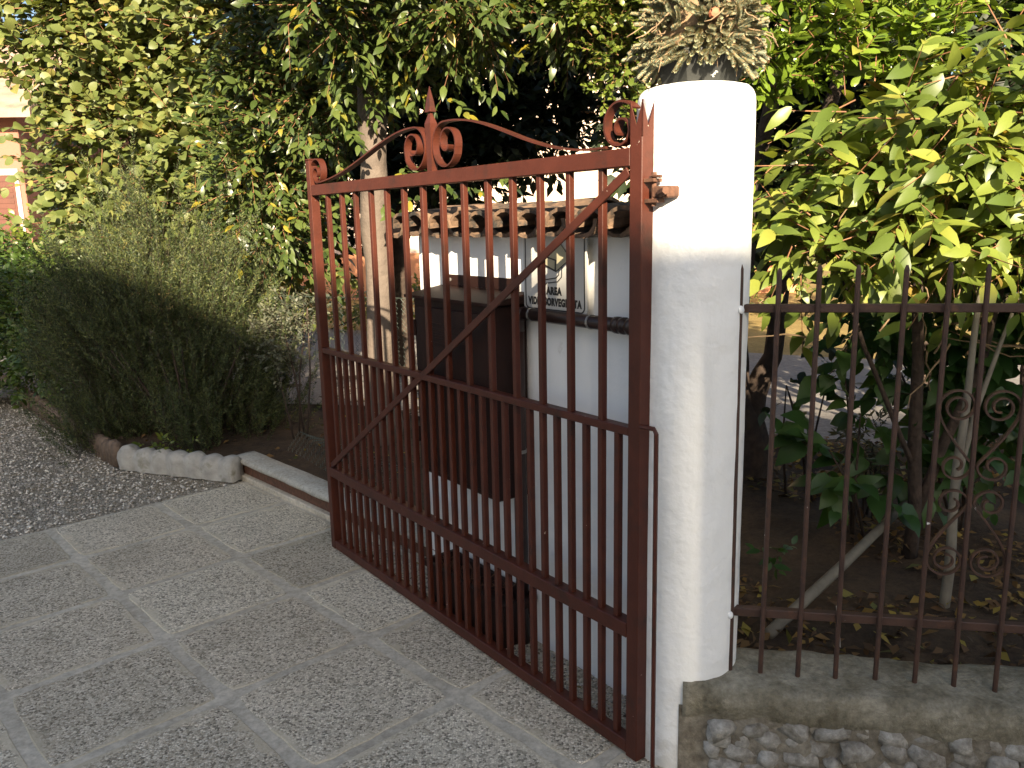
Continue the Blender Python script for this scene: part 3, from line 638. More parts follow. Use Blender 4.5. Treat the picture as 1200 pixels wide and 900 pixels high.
# ------------------------------------------------------------------ edging, kerb, chain link
ed = thing('log_edging', 'brown palisade edging between the gravel and the shrub bed', 'edging', (-2.60, 5.12, 0), math.atan2(7.85-5.12, -5.05+2.60))
LE = 3.67; r2 = random.Random(21)
def post_mesh(k, rr, mat):
    r3 = random.Random(k); return MB().lathe([(rr, -0.03), (rr*1.02, 0.09), (rr*0.95, 0.118), (rr*0.6, 0.132), (rr*0.2, 0.135)], 10).mesh('log', mat, True)
LG = [post_mesh(k, 0.036, MT['edgebrown']) for k in range(2)]; k = 0; s = 0.03
while s < LE:
    obj('log', LG[k % 2], ed, loc=(s, r2.uniform(-.008, .008), r2.uniform(-.02, .008)), scale=(1, r2.uniform(.9, 1.1), r2.uniform(.9, 1.08))); s += 0.063; k += 1
e2d = Vector((-1.70+2.56, 4.755-5.085, 0))
e2 = thing('scalloped_edging', 'pale grey scalloped cement edging stone in front of the rosemary', 'edging', (-2.56, 5.10, 0), math.atan2(e2d.y, e2d.x))
mb = MB(); n = 60; vs_ = []; fs_ = []; Ltot = e2d.length
for i in range(n+1):
    x = Ltot*i/n; h = 0.098 + 0.028*abs(math.sin(math.pi*x/0.135))**0.7 + 0.012*nz(x, 0, 9)
    for j, (y, zz) in enumerate(((-0.045, -0.03), (-0.05, 0.5), (-0.04, 0.85), (-0.015, 1.0), (0.02, 0.98), (0.045, 0.8), (0.05, -0.03))):
        zq = zz*h if zz > 0 else zz; d = 0.012*nz(x*1.0, zz*2+y*8, 11, j*0.3) + 0.012*abs(math.sin(math.pi*x/0.135))*(-1 if y < 0 else 1)
        vs_.append((x, y + d, zq))
for i in range(n):
    for j in range(6): fs_.append((i*7+j, (i+1)*7+j, (i+1)*7+j+1, i*7+j+1))
fs_ += [tuple(range(7)), tuple(range(n*7+6, n*7-1, -1))]
mb.add(vs_, fs_).build('edging_block', MT['edgepale'], e2, True)
KA = pw_(2.035, 4.63); KB = pw_(2.035, 2.66)
kb = thing('concrete_kerb', 'pale concrete kerb with a rusty brown face beside the gate', 'kerb', KA + Vector((0, 0, GZ)), math.atan2(KB.y-KA.y, KB.x-KA.x))
LK = (KB-KA).length
MB().box(0, LK, -0.03, 0.02, -0.02, 0.028, 0.006).build('footing', MT['cement'], kb)
MB().box(0.01, LK, 0.0, 0.02, 0.029, 0.098, 0.002).build('rusty_face', MT['rust'], kb)
mb = MB(); n = 40; vs_ = []; fs_ = []
for i in range(n+1):
    x = -0.02 + (LK+0.02)*i/n
    for y, zz in ((-0.025, 0.100), (-0.03, 0.118), (-0.018, 0.132), (0.05, 0.137), (0.11, 0.135), (0.125, 0.12), (0.125, 0.0)):
        vs_.append((x, y + 0.005*nz(x, y*5, 6), zz + 0.005*nz(x+4, y*5, 7)))
for i in range(n):
    for j in range(6): fs_.append((i*7+j, (i+1)*7+j, (i+1)*7+j+1, i*7+j+1))
    fs_.append((i*7, i*7+6, (i+1)*7+6, (i+1)*7))
fs_ += [tuple(range(7)), tuple(range(n*7+6, n*7-1, -1))]
mb.add(vs_, fs_).build('coping', MT['concrete'], kb, True)

CA = Vector((-2.6, 6.2, 0)); CB = Vector((-0.28, 5.05, 0)); CDv = (CB-CA); CL = CDv.length
cf = thing('chain_link_fence', 'sagging green chain link fence behind the rosemary and gate', 'fence', CA, math.atan2(CDv.y, CDv.x))
def wires(L_, z0, z1, cell, sag):
    mb = MB(); nx = int(L_/cell); nz_ = int((z1-z0)/cell); r_ = 0.0017
    for i in range(nx):
        for ph in (0, 1):
            pts = []
            for j in range(nz_*2+1):
                x = (i + (0.5 if (j+ph) % 2 else 0))*cell; zz = z0 + (z1-z0)*j/(nz_*2)
                pts.append((x, 0.004*(1 if ph else -1) + sag*math.sin(x*3)*0.02 + 0.012*nz(x, zz, 3), zz + 0.012*nz(x, zz+5, 2)))
            mb.tube(pts, r_, 3, False)
    return mb
wires(CL, 0.46, 1.02, 0.062, 1).build('wire_mesh', MT['wire'], cf, kind='stuff')
for zz in (0.455, 1.03): MB().tube([(0, 0, zz), (CL/2, 0, zz-0.008), (CL, 0, zz)], 0.0025, 4).build('tension_wire', MT['wire'], cf)
for s in (0.75, 2.5): MB().tube([(s, 0.012, 0.0), (s, 0.012, 1.05)], 0.016, 8).build('post', MT['wire'], cf)
# rolled-down netting along the kerb
nd = thing('fallen_netting', 'loose green wire netting slumped on the soil behind the kerb', 'netting', KA + PU*0.17 + PV*-0.15, math.atan2(KB.y-KA.y, KB.x-KA.x))
mb = MB(); r_ = 0.0022; cell = 0.05
for i in range(22):
    for ph in (0, 1):
        pts = []
        for j in range(13):
            x = 0.1 + (i + (0.5 if (j+ph) % 2 else 0))*cell; q = j/12
            pts.append((x, 0.02 + 0.16*q + 0.01*nz(x, q, 3), 0.125 + 0.10*math.sin(q*2.2) + 0.03*nz(x, q, 2.4)))
        mb.tube(pts, r_, 3, False)
mb.build('wire_mesh', MT['wire'], nd, kind='stuff')

# ------------------------------------------------------------------ vegetation helpers
UP = np.array([0., 0., 1.])
def unit(a): return a/np.maximum(np.linalg.norm(a, axis=-1, keepdims=True), 1e-9)
def leaf_template(shape):
    # columns: across, along, above
    if shape == 'diamond':
        V = [(0,0,0), (-.5,.45,.10), (0,.48,0), (.5,.45,.10), (0,1,-.05)]; F = [(0,2,1), (1,2,4), (0,3,2), (3,4,2)]
        return np.array(V, float), np.array(F)
    rows = {'ovate':  [(.12,.30,.0), (.36,.5,.02), (.64,.42,.02), (.86,.2,-.04)],
            'lance':  [(.15,.30,.0), (.40,.5,.03), (.68,.40,.02), (.88,.17,-.05)],
            'round':  [(.08,.34,.0), (.32,.54,.02), (.62,.50,.02), (.86,.26,-.03)],
            'spoon':  [(.2,.16,.0), (.45,.36,.02), (.72,.5,.03), (.92,.3,.0)],
            'heart':  [(.02,.40,.0), (.26,.56,.03), (.58,.42,.02), (.84,.16,-.05)]}[shape]
    V = [(0,0,0)]; 
    for (y, h, z) in rows: V += [(-h, y, z+0.14*h), (0, y, z), (h, y, z+0.14*h)]
    V.append((0, 1, -.10)); F = [(0,2,1), (0,3,2)]
    for i in range(len(rows)-1):
        a = 1+3*i; b = a+3
        F += [(a,a+1,b+1), (a,b+1,b), (a+1,a+2,b+2), (a+1,b+2,b+1)]
    a = 1+3*(len(rows)-1); t = len(V)-1; F += [(a,a+1,t), (a+1,a+2,t)]
    return np.array(V, float), np.array(F)
def leaf_frames(D, Nn):
    D = unit(D); X = unit(np.cross(D, Nn)); Z = np.cross(X, D); return X, D, Z
def leaf_arrays(P, D, Nn, Ln, Wd, shape, droop=0.0):
    V, F = leaf_template(shape); X, Y, Z = leaf_frames(D, Nn); n = len(P); m = len(V)
    zz = V[:,2][None,:]*Wd[:,None] - droop*(V[:,1]**2)[None,:]*Ln[:,None]
    out = P[:,None,:] + X[:,None,:]*(V[:,0][None,:]*Wd[:,None])[...,None] + Y[:,None,:]*(V[:,1][None,:]*Ln[:,None])[...,None] + Z[:,None,:]*zz[...,None]
    FF = F[None] + (np.arange(n)*m)[:,None,None]
    return out.reshape(-1,3), FF.reshape(-1, 3)
CR = np.array(_r); CU = np.array(_u); CW = np.array(_fw)
def in_view(P):
    d = P - np.array([0,0,1.5]); z = d@CW; x = 788*(d@CR)/z; y = 788*(d@CU)/z
    return (z > 0.1) & (np.abs(x) < 500) & (np.abs(y) < 375), z

def crown_points(rng, blobs, n, shell=0.55):
    vol = np.array([b[1][0]*b[1][1]*b[1][2] for b in blobs])**0.7; w_ = vol/vol.sum()
    idx = rng.choice(len(blobs), n, p=w_); C = np.array([b[0] for b in blobs], float)[idx]; R = np.array([b[1] for b in blobs], float)[idx]
    d = unit(rng.normal(size=(n, 3))); r = rng.random(n)**shell
    # lumpy outline
    k = np.array([mnoise.noise(Vector((d[i]*2.1 + C[i]))) for i in range(n)])
    P = C + d*R*(r*(0.86 + 0.34*k))[:,None]; return P, d
def twig_foliage(rng, blobs, n_twigs, per, leaf_len, aspect, shape, twig_len, droop=0.1, outward=0.8, upb=0.25, spread=0.85, sunw=0.55, jit=0.45, shell=0.45):
    P, d = crown_points(rng, blobs, n_twigs, shell)
    T = unit(d*outward + rng.normal(size=P.shape)*0.55 + UP*upb); L = twig_len*rng.uniform(.6, 1.3, n_twigs)
    q = (np.arange(per)+0.6)/per
    side = unit(np.cross(T, UP + rng.normal(size=P.shape)*0.3)); nrm = np.cross(side, T)
    LP = P[:,None,:] + T[:,None,:]*(L[:,None]*q[None,:])[...,None] - UP[None,None,:]*(droop*L[:,None]*q[None,:]**2)[...,None]
    sg_ = np.where(np.arange(per) % 2 == 0, 1.0, -1.0)
    a = rng.normal(size=(n_twigs, per, 1))*0.35
    LD = T[:,None,:]*(0.35+0.5*q)[None,:,None] + side[:,None,:]*(sg_[None,:,None]*spread*(1.1-0.6*q)[None,:,None]) + nrm[:,None,:]*a - UP*droop*1.2
    sun = np.array([-SUN_T.x, -SUN_T.y, 0.55]); sun /= np.linalg.norm(sun)
    LN = UP*0.55 + sun*sunw + rng.normal(size=LD.shape)*jit
    n = n_twigs*per; Ln = leaf_len*rng.uniform(.45, 1.2, n)
    return (LP.reshape(-1,3), LD.reshape(-1,3), LN.reshape(-1,3), Ln, Ln*aspect*rng.uniform(.85, 1.15, n)), (P, P + T*L[:,None] - UP*droop*L[:,None])
def sticks(A, B, r0, sides=3):
    n = len(A); D = unit(B-A); X = unit(np.cross(D, UP + np.array([.01,.02,0]))); Y = np.cross(D, X); V = []; F = []
    for k in range(sides):
        q = 2*math.pi*k/sides; V.append(A + (X*math.cos(q)+Y*math.sin(q))*r0); V.append(B + (X*math.cos(q)+Y*math.sin(q))*r0*0.4)
    V = np.stack(V, 1).reshape(-1, 3); m = 2*sides
    f = np.array([(2*k, 2*((k+1) % sides), 2*((k+1) % sides)+1, 2*k+1) for k in range(sides)])
    F = (f[None] + (np.arange(n)*m)[:,None,None]).reshape(-1, 4); return V, F
def plant_leaves(parent, data, shape, mat, singles, droop=0.1, name='leaf', rest='foliage', back_shape=None):
    """the leaves that show largest become single parts sharing one mesh, the rest one mass"""
    P, D, Nn, Ln, Wd = data; o0 = np.array(parent.location); keep = np.ones(len(P), bool)
    if singles:
        ok, z = in_view(P); score = np.where(ok, Ln/z**1.5, -1); order = np.argsort(-score)
        # prefer leaves not buried: front-most per screen cell
        d = P - np.array([0,0,1.5]); cx = np.floor(788*(d@CR)/z/11).astype(int); cy = np.floor(788*(d@CU)/z/11).astype(int)
        zo = np.argsort(z); seen = set(); sel = []
        for i in zo:
            if not ok[i]: continue
            c = (cx[i], cy[i])
            if c in seen: continue
            seen.add(c); sel.append(i)
        sel = np.array(sel, int); sel = sel[np.argsort(-(Ln[sel]/z[sel]))][:singles]
        V, F = leaf_template(shape); V = V.copy(); V[:,2] = V[:,2]*0.55 - droop*V[:,1]**2
        me = np_mesh(name, V, F, mat); X, Y, Z = leaf_frames(D[sel], Nn[sel])
        for k, i in enumerate(sel):
            m4 = Matrix(((X[k][0]*Wd[i], Y[k][0]*Ln[i], Z[k][0]*Ln[i], P[i][0]-o0[0]), (X[k][1]*Wd[i], Y[k][1]*Ln[i], Z[k][1]*Ln[i], P[i][1]-o0[1]), (X[k][2]*Wd[i], Y[k][2]*Ln[i], Z[k][2]*Ln[i], P[i][2]-o0[2]), (0,0,0,1)))
            obj(name, me, parent, mat4=m4)
        keep[sel] = False
    if keep.sum():
        V, F = leaf_arrays(P[keep], D[keep], Nn[keep], Ln[keep], Wd[keep], back_shape or shape, droop)
        obj(rest, np_mesh(rest, V-o0, F, mat), parent, kind='stuff')
def plant_twigs(parent, AB, mat, r=0.0025, name='twigs', frac=1.0):
    A, B = AB; n = int(len(A)*frac); V, F = sticks(A[:n], B[:n], r); obj(name, np_mesh(name, V-np.array(parent.location), F, mat), parent, kind='stuff')
def limbs(parent, paths, mat, name='trunk', n=9):
    o0 = Vector(parent.location); first = True
    for pts, rr in paths:
        pts = [Vector(p)-o0 for p in pts]; P = []; R = []
        for i in range(len(pts)-1):
            for k in range(4):
                q = k/4; p = pts[i].lerp(pts[i+1], q); j = Vector((nz(p.z, p.x, 3), nz(p.z, p.y, 3, 4), 0))*rr[i]*0.5; P.append(p+j); R.append((rr[i]*(1-q)+rr[i+1]*q)*(1+0.12*nz(p.z, q, 7)))
        P.append(pts[-1]); R.append(rr[-1])
        MB().tube(P, R, n).build(name if first else 'limb', mat, parent, True); first = False

# ------------------------------------------------------------------ trees and shrubs
rng = np.random.default_rng(7)
# round-leaved tree on the left
t1 = thing('round_leaf_tree', 'tall bushy tree with round grey green leaves and reddish twigs at left', 'tree', (-3.2, 7.8, 0))
bl = [((-3.25,7.6,2.35),(0.95,.75,1.15)), ((-2.5,7.2,1.95),(.65,.65,.85)), ((-3.4,7.7,3.5),(1.1,.8,.8)), ((-2.3,7.3,3.2),(.8,.7,.9)), ((-4.05,7.8,3.1),(.5,.5,.65)), ((-3.2,7.9,4.4),(1.3,1.0,.9)), ((-2.6,6.9,1.5),(.6,.4,.6)), ((-3.3,7.1,1.45),(.6,.4,.5)), ((-2.0,7.0,1.4),(.5,.4,.6)), ((-3.95,7.6,1.9),(.38,.35,.75))]
dat, ab = twig_foliage(rng, bl, 3100, 9, 0.088, 0.85, 'round', 0.34, droop=0.15, sunw=0.7)
plant_leaves(t1, dat, 'round', MT['l_round'], 290, 0.12, back_shape='round'); plant_twigs(t1, ab, MT['twig'], 0.004)
limbs(t1, [([(-3.2,7.8,0), (-3.15,7.75,1.0), (-3.3,7.7,2.2)], [.09,.07,.05]), ([(-3.15,7.75,1.0), (-2.7,7.4,2.0), (-2.4,7.2,3.0)], [.05,.035,.02]), ([(-3.3,7.7,2.0), (-3.7,7.7,3.0), (-3.9,7.8,3.8)], [.045,.03,.015])], MT['bark'])
# laurel over the gate, pale trunk
t2 = thing('laurel_tree', 'large laurel tree with pale trunk hanging over the open gate', 'tree', (-0.84, 5.25, 0))
bl = [((-1.75,6.05,1.95),(.50,.5,.95)), ((-1.55,5.95,2.65),(.5,.45,.5)), ((-.55,4.5,3.22),(1.15,.5,.42)), ((.5,4.65,3.28),(.7,.5,.42)), ((-.5,5.2,4.0),(1.7,1.0,.7)), ((-.4,5.6,2.9),(1.0,.5,.4)), ((.72,5.2,2.85),(.42,.5,.42)), ((-1.25,5.7,2.3),(.3,.3,.45)), ((-1.6,4.9,3.4),(.6,.5,.4)), ((-.8,5.2,2.5),(.3,.25,.2)), ((-.95,4.75,2.68),(.42,.28,.2)), ((-.2,4.7,2.66),(.45,.28,.2)), ((.38,4.7,2.62),(.3,.28,.2))]
dat, ab = twig_foliage(rng, bl, 4000, 10, 0.088, 0.40, 'lance', 0.26, droop=0.25, sunw=0.5, upb=0.1)
plant_leaves(t2, dat, 'lance', MT['l_laurel'], 290, 0.12); plant_twigs(t2, ab, MT['twig'], 0.003)
# hanging sprigs in front of the dark hollow
def sprig(parent, pts, n, ln, asp, shape, mat, droop=0.15, seed=1, spread=1.0):
    g_ = np.random.default_rng(seed); A = np.array(pts, float); Pn = []; Dn = []
    for k in range(n):
        q = (k+0.5)/n*(len(A)-1); i = min(int(q), len(A)-2); f = q-i; p = A[i]*(1-f)+A[i+1]*f; t = unit(A[i+1]-A[i]); s = unit(np.cross(t, UP+g_.normal(size=3)*.25))
        Pn.append(p); Dn.append(t*0.6 + s*(1 if k % 2 else -1)*spread + g_.normal(size=3)*.25 - UP*0.2)
    Ln = ln*g_.uniform(.75, 1.2, n); return (np.array(Pn), np.array(Dn), UP*0.5 + np.array([0.1,-.75,.3]) + g_.normal(size=(n,3))*.35, Ln, Ln*asp)
parts = []
for (x, y, z, dx, dz, sd) in [(-.80,4.9,2.52,.22,-.22,1), (-.55,4.85,2.50,.3,-.2,2), (-.30,4.85,2.42,.22,-.25,3), (-.1,4.85,2.52,.25,-.2,4), (.12,4.85,2.55,.3,-.1,5), (-.35,4.8,2.2,.14,-.12,6), (-.62,4.9,2.3,.12,-.15,7), (-.22,4.8,2.26,.2,-.16,8), (-1.0,5.1,2.55,.2,-.25,9), (-1.05,5.2,2.2,.15,-.2,10), (.35,4.9,2.6,.2,-.15,11), (-.95,4.95,2.05,.1,-.12,12), (-1.15,5.3,1.75,.15,-.1,13), (-.62,4.75,1.78,.1,.03,14), (-.5,4.75,1.66,-.12,-.1,15), (-.42,4.7,1.75,.15,-.12,16), (-.25,4.6,1.7,.16,-.08,17), (-1.15,5.2,1.55,.15,-.2,18), (-1.2,5.3,1.35,.1,-.2,19), (-.75,4.9,1.62,.1,-.15,20), (-.05,4.7,1.75,.1,-.08,21)]:
    parts.append(sprig(t2, [(x,y,z), (x+dx*.5, y-.03, z+dz*.3), (x+dx, y-.06, z+dz)], 9, .085, .42, 'lance', None, seed=sd))
dat2 = tuple(np.concatenate([p[i] for p in parts]) for i in range(5))
plant_leaves(t2, dat2, 'lance', MT['l_laurel'], 0, 0.15, rest='hanging_sprays')
dat3, ab3 = twig_foliage(rng, [((-.86,5.02,2.36),(.34,.12,.2)), ((-.6,5.0,2.42),(.3,.12,.16))], 75, 9, 0.085, 0.4, 'lance', 0.2, droop=0.3)
plant_leaves(t2, dat3, 'lance', MT['l_laurel'], 0, 0.15, rest='front_sprays')
limbs(t2, [([(-.86,5.25,0), (-.85,5.25,.8), (-.845,5.25,1.7), (-.83,5.28,2.5)], [.105,.088,.09,.08])], MT['palebark'], n=12)
limbs(t2, [([(-.84,5.30,2.45), (-.3,5.4,2.9), (.3,5.2,3.5)], [.05,.035,.02]), ([(-.84,5.30,2.45), (-1.3,5.6,2.9), (-1.5,5.8,3.6)], [.05,.035,.02])], MT['bark'], 'limb')
# dense evergreen backing further back, leaves near black to stand for deep shade
t3 = thing('shade_backing', 'dense evergreen backing coloured near black for the deep shade behind the laurel', 'tree', (-1.0, 7.6, 0))
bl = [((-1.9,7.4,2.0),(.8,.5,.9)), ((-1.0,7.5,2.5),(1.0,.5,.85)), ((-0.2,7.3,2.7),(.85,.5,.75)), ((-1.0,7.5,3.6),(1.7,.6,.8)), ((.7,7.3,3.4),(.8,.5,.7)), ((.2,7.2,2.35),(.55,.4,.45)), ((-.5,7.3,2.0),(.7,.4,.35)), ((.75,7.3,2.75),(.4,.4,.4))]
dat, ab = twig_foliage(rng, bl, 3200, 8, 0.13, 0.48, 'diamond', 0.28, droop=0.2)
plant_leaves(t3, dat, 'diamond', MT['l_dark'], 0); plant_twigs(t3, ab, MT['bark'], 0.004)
limbs(t3, [([(-1.0,7.6,0), (-1.05,7.55,1.2), (-1.0,7.5,2.4)], [.1,.08,.05])], MT['bark'])
# small-leaved bright bush beside the pillar
t4 = thing('small_leaf_bush', 'bright small leaved bush just left of the pillar top', 'bush', (0.75, 4.5, 0.08))
bl = [((.60,4.35,2.32),(.20,.2,.26)), ((.52,4.4,2.66),(.32,.3,.25)), ((.85,4.5,2.7),(.4,.35,.45)), ((.72,4.4,2.05),(.10,.15,.16)), ((.8,4.5,3.1),(.5,.4,.35)), ((.25,4.5,2.72),(.2,.2,.18))]
dat, ab = twig_foliage(rng, bl, 800, 9, 0.038, 0.62, 'round', 0.13, droop=0.05)
plant_leaves(t4, dat, 'round', MT['l_small'], 120, 0.08); plant_twigs(t4, ab, MT['twig'], 0.002)
limbs(t4, [([(.75,4.5,.08), (.78,4.5,1.2), (.72,4.45,2.5)], [.025,.02,.012]), ([(.77,4.5,1.2), (.9,4.55,2.0), (.9,4.5,2.9)], [.018,.014,.008])], MT['bark'])
# right: glossy bush on top
t5 = thing('glossy_bush', 'glossy bright green bush at the top right above the railing', 'bush', (1.22, 4.1, 0.13))
bl = [((1.15,3.1,2.15),(.26,.22,.19)), ((1.45,3.1,2.14),(.28,.22,.19)), ((.98,3.2,2.05),(.15,.18,.15)), ((1.3,3.4,2.55),(.6,.35,.3)), ((1.8,3.6,2.6),(.5,.4,.35)), ((1.35,3.5,3.0),(.8,.5,.35))]
dat, ab = twig_foliage(rng, bl, 1600, 9, 0.066, 0.40, 'spoon', 0.06, droop=0.02, outward=1.0, spread=1.1, sunw=0.5, jit=0.5)
plant_leaves(t5, dat, 'spoon', MT['l_gloss'], 280, 0.08); plant_twigs(t5, ab, MT['twig'], 0.003)
limbs(t5, [([(1.22,4.1,.10), (1.23,4.08,.42), (1.14,4.05,.9), (1.12,3.9,1.5), (1.2,3.6,2.3)], [.11,.085,.05,.042,.025]), ([(1.23,4.08,.40), (1.33,4.06,.8), (1.36,4.0,1.4), (1.5,3.7,2.3)], [.075,.05,.042,.025]), ([(1.2,4.1,.36), (1.05,4.15,.7), (.93,4.2,1.2), (.95,4.0,2.0)], [.05,.036,.03,.02])], MT['bark'])
# right: yellow-green broad leaved shrub behind the railing
t6 = thing('yellow_green_shrub', 'broad leaved yellow green shrub behind the railing at right', 'shrub', (1.75, 3.1, 0.13))
bl = [((1.18,2.95,1.62),(.24,.22,.15)), ((1.10,2.95,1.42),(.20,.2,.12)), ((1.52,2.85,1.72),(.33,.26,.22)), ((1.85,2.8,1.72),(.30,.28,.28)), ((1.45,2.9,1.45),(.30,.25,.18)), ((1.80,2.8,1.42),(.30,.25,.2)), ((2.2,2.9,1.7),(.4,.4,.4)), ((1.7,3.1,1.65),(.5,.3,.35)), ((1.3,2.98,1.88),(.28,.16,.13)), ((1.0,3.0,1.55),(.12,.12,.2)), ((1.75,2.85,1.95),(.35,.2,.18))]
dat, ab = twig_foliage(rng, bl, 560, 7, 0.112, 0.41, 'ovate', 0.26, droop=0.35, sunw=0.75, upb=0.15, spread=1.0, jit=0.4)
kq = dat[0][:,1] > 2.52; dat = tuple(q[kq] for q in dat)
plant_leaves(t6, dat, 'ovate', MT['l_yellow'], 295, 0.18); plant_twigs(t6, ab, MT['twig'], 0.0032)
limbs(t6, [([(1.62,3.1,.12), (1.60,3.08,.6), (1.5,3.0,1.3), (1.4,2.95,1.7)], [.03,.025,.018,.008]), ([(1.62,3.1,.3), (1.8,3.05,.9), (1.85,2.95,1.6)], [.022,.018,.008]), ([(1.60,3.08,.5), (1.35,3.05,1.0), (1.15,3.0,1.5)], [.012,.009,.005])], MT['bark'])
# hedge backdrop closing the view to the right, shadow put into its leaf colour
t7 = thing('shade_coloured_hedge', 'hedge coloured near black for the shadow behind the bushes at right', 'hedge', (1.9, 5.0, 0.085))
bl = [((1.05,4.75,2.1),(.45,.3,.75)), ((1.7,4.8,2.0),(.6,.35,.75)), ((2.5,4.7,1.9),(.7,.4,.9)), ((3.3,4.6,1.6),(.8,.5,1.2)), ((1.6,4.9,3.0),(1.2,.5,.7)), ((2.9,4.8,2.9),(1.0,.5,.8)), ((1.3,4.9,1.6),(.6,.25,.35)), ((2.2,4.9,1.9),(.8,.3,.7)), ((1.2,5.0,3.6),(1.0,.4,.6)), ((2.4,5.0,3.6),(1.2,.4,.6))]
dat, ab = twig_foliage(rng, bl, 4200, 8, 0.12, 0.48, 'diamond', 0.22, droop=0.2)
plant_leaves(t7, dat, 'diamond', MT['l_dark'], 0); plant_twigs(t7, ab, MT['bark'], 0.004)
limbs(t7, [([(2.55,4.9,.08), (2.5,4.85,1.0), (2.3,4.8,2.2)], [.05,.04,.02]), ([(3.2,4.9,.08), (3.2,4.85,1.0), (3.1,4.8,2.2)], [.05,.04,.02])], MT['bark'])

# rosemary
ros = thing('rosemary_bush', 'large rosemary bush with upright needle stems beside the gravel', 'bush', (-2.25, 5.55, 0.08))
def rosemary_stem(g_, A, B, bend, n):
    q = np.linspace(0.12, 1, n); C_ = A + (B-A)*0.5 + bend
    P = ((1-q)**2)[:,None]*A + (2*q*(1-q))[:,None]*C_ + (q**2)[:,None]*B
    T = unit(np.gradient(P, axis=0)); R_ = unit(np.cross(T, g_.normal(size=(n,3)))); D = T*0.75 + R_*0.8
    Ln = g_.uniform(.022, .036, n)*(1.05-0.4*q); return P, D, np.cross(D, T) + g_.normal(size=(n,3))*.6, Ln, Ln*0.19
g_ = np.random.default_rng(3); SP = []
base = np.array([-2.2, 5.6, 0.1]); tops = []
for c_ in range(120):
    a = g_.uniform(0, 2*math.pi); u_ = g_.random()**0.45; el = g_.uniform(0.0, 1.0)
    cen = np.array([-2.36 + 0.86*u_*math.cos(a) - 0.10*el, 5.60 + 0.58*u_*math.sin(a), 0.26 + (1.10 + 0.16*math.cos(a*3))*math.sqrt(max(0, 1-u_*u_))*el + 0.30*el])
    outv = np.array([cen[0]+2.36, cen[1]-5.6, 0])*0.5; lean = unit(outv*0.9 + np.array([-0.04, -0.05, 0.8]) + g_.normal(size=3)*0.10); crad = g_.uniform(.08, .17)
    for k in range(36):
        off = g_.normal(size=3)*crad*np.array([1, 1, 1.0]); tip = cen + off
        if el > 0.5 and g_.random() < 0.34: tip = tip + np.array([-.02, 0, g_.uniform(.08, .40)])
        ln = g_.uniform(.22, .46); dirv = unit(lean + off*1.6 + g_.normal(size=3)*.06); A = tip - dirv*ln
        SP.append(rosemary_stem(g_, A, tip, outv*0.08 + g_.normal(size=3)*.03, 64)); tops.append((A, tip))
dat = tuple(np.concatenate([p[i] for p in SP]) for i in range(5))
V, F = leaf_arrays(*dat, 'diamond'); o0 = np.array(ros.location)
V2 = V.reshape(-1, 5, 3); Q = V2[:, [0, 1, 4, 3]]; nq = len(Q)
obj('needles', np_mesh('needles', (Q-o0).reshape(-1,3), np.arange(nq*4).reshape(-1,4), MT['l_rosemary'], False), ros, kind='stuff')
plant_twigs(ros, (np.array([t_[0] for t_ in tops]), np.array([t_[1] for t_ in tops])), MT['bark'], 0.0013, 'stems')
mb = MB()
for k in range(14):
    a = g_.uniform(0, 6.28); mb.tube([(0.1*math.cos(a), 0.1*math.sin(a), -0.02), (0.35*math.cos(a), 0.25*math.sin(a), 0.3), (0.6*math.cos(a), 0.4*math.sin(a), 0.65)], [.016, .01, .005], 6)
mb.build('woody_base', MT['bark'], ros, True)

def bush(name, label, cat, loc, blobs, twigs_n, per, ln, asp, shape, mat, singles, tl=0.15, droop=0.1, stem=True, seed=1, tm='bark', **kw):
    g2 = np.random.default_rng(seed); t_ = thing(name, label, cat, loc)
    d_, ab_ = twig_foliage(g2, blobs, twigs_n, per, ln, asp, shape, tl, droop=droop, **kw)
    plant_leaves(t_, d_, shape, mat, singles, droop); plant_twigs(t_, ab_, MT[tm], 0.002)
    if stem:
        for k in range(4):
            b = blobs[g2.integers(len(blobs))][0]; q = g2.normal(size=2)*.03
            MB().tube([(q[0], q[1], -.03), ((b[0]-loc[0])*.4+q[0], (b[1]-loc[1])*.4, (b[2]-loc[2])*.5), (b[0]-loc[0], b[1]-loc[1], b[2]-loc[2])], [.008, .006, .003], 5).build('stem', MT[tm], t_, True)
    return t_
bush('privet_hedge', 'clipped green hedge shrub at the left edge behind the rosemary', 'hedge', (-3.95, 6.9, 0.08), [((-3.75,6.75,.95),(.55,.45,.55)), ((-4.4,7.2,.95),(.7,.5,.55)), ((-3.5,6.5,.55),(.5,.4,.45)), ((-4.1,6.9,.45),(.7,.4,.4)), ((-5.2,8.0,.9),(.7,.5,.6))], 2600, 8, .06, .5, 'ovate', MT['l_hedge'], 150, .16, .1, seed=4)
bush('grey_shrub', 'small grey green shrub between the rosemary and the gate', 'shrub', (-1.45, 5.35, 0.08), [((-1.5,5.3,.85),(.22,.2,.2)), ((-1.32,5.25,.98),(.14,.14,.12)), ((-1.6,5.35,.7),(.22,.2,.22))], 210, 8, .03, .5, 'ovate', MT['l_grey'], 60, .1, .05, seed=5)
bush('flowering_plant', 'low leafy plant in the bed at the far left by the pink house', 'plant', (-6.1, 10.8, 0.0), [((-6.1,10.8,1.3),(.9,.5,.5)), ((-7.0,11.2,1.2),(.8,.5,.45)), ((-6.5,11,.7),(1.4,.6,.6))], 420, 8, .09, .55, 'ovate', MT['l_small'], 60, .2, .1, seed=6)
bush('vine_plant', 'broad leaved green plant in shade behind the left part of the railing', 'plant', (1.45, 3.25, 0.13), [((1.30,3.2,.55),(.14,.12,.16)), ((1.42,3.2,.70),(.12,.12,.16)), ((1.40,3.15,.42),(.16,.12,.12)), ((1.38,3.3,.9),(.08,.1,.1))], 15, 5, .125, .62, 'heart', MT['l_green'], 75, .14, .25, seed=7, jit=0.3)
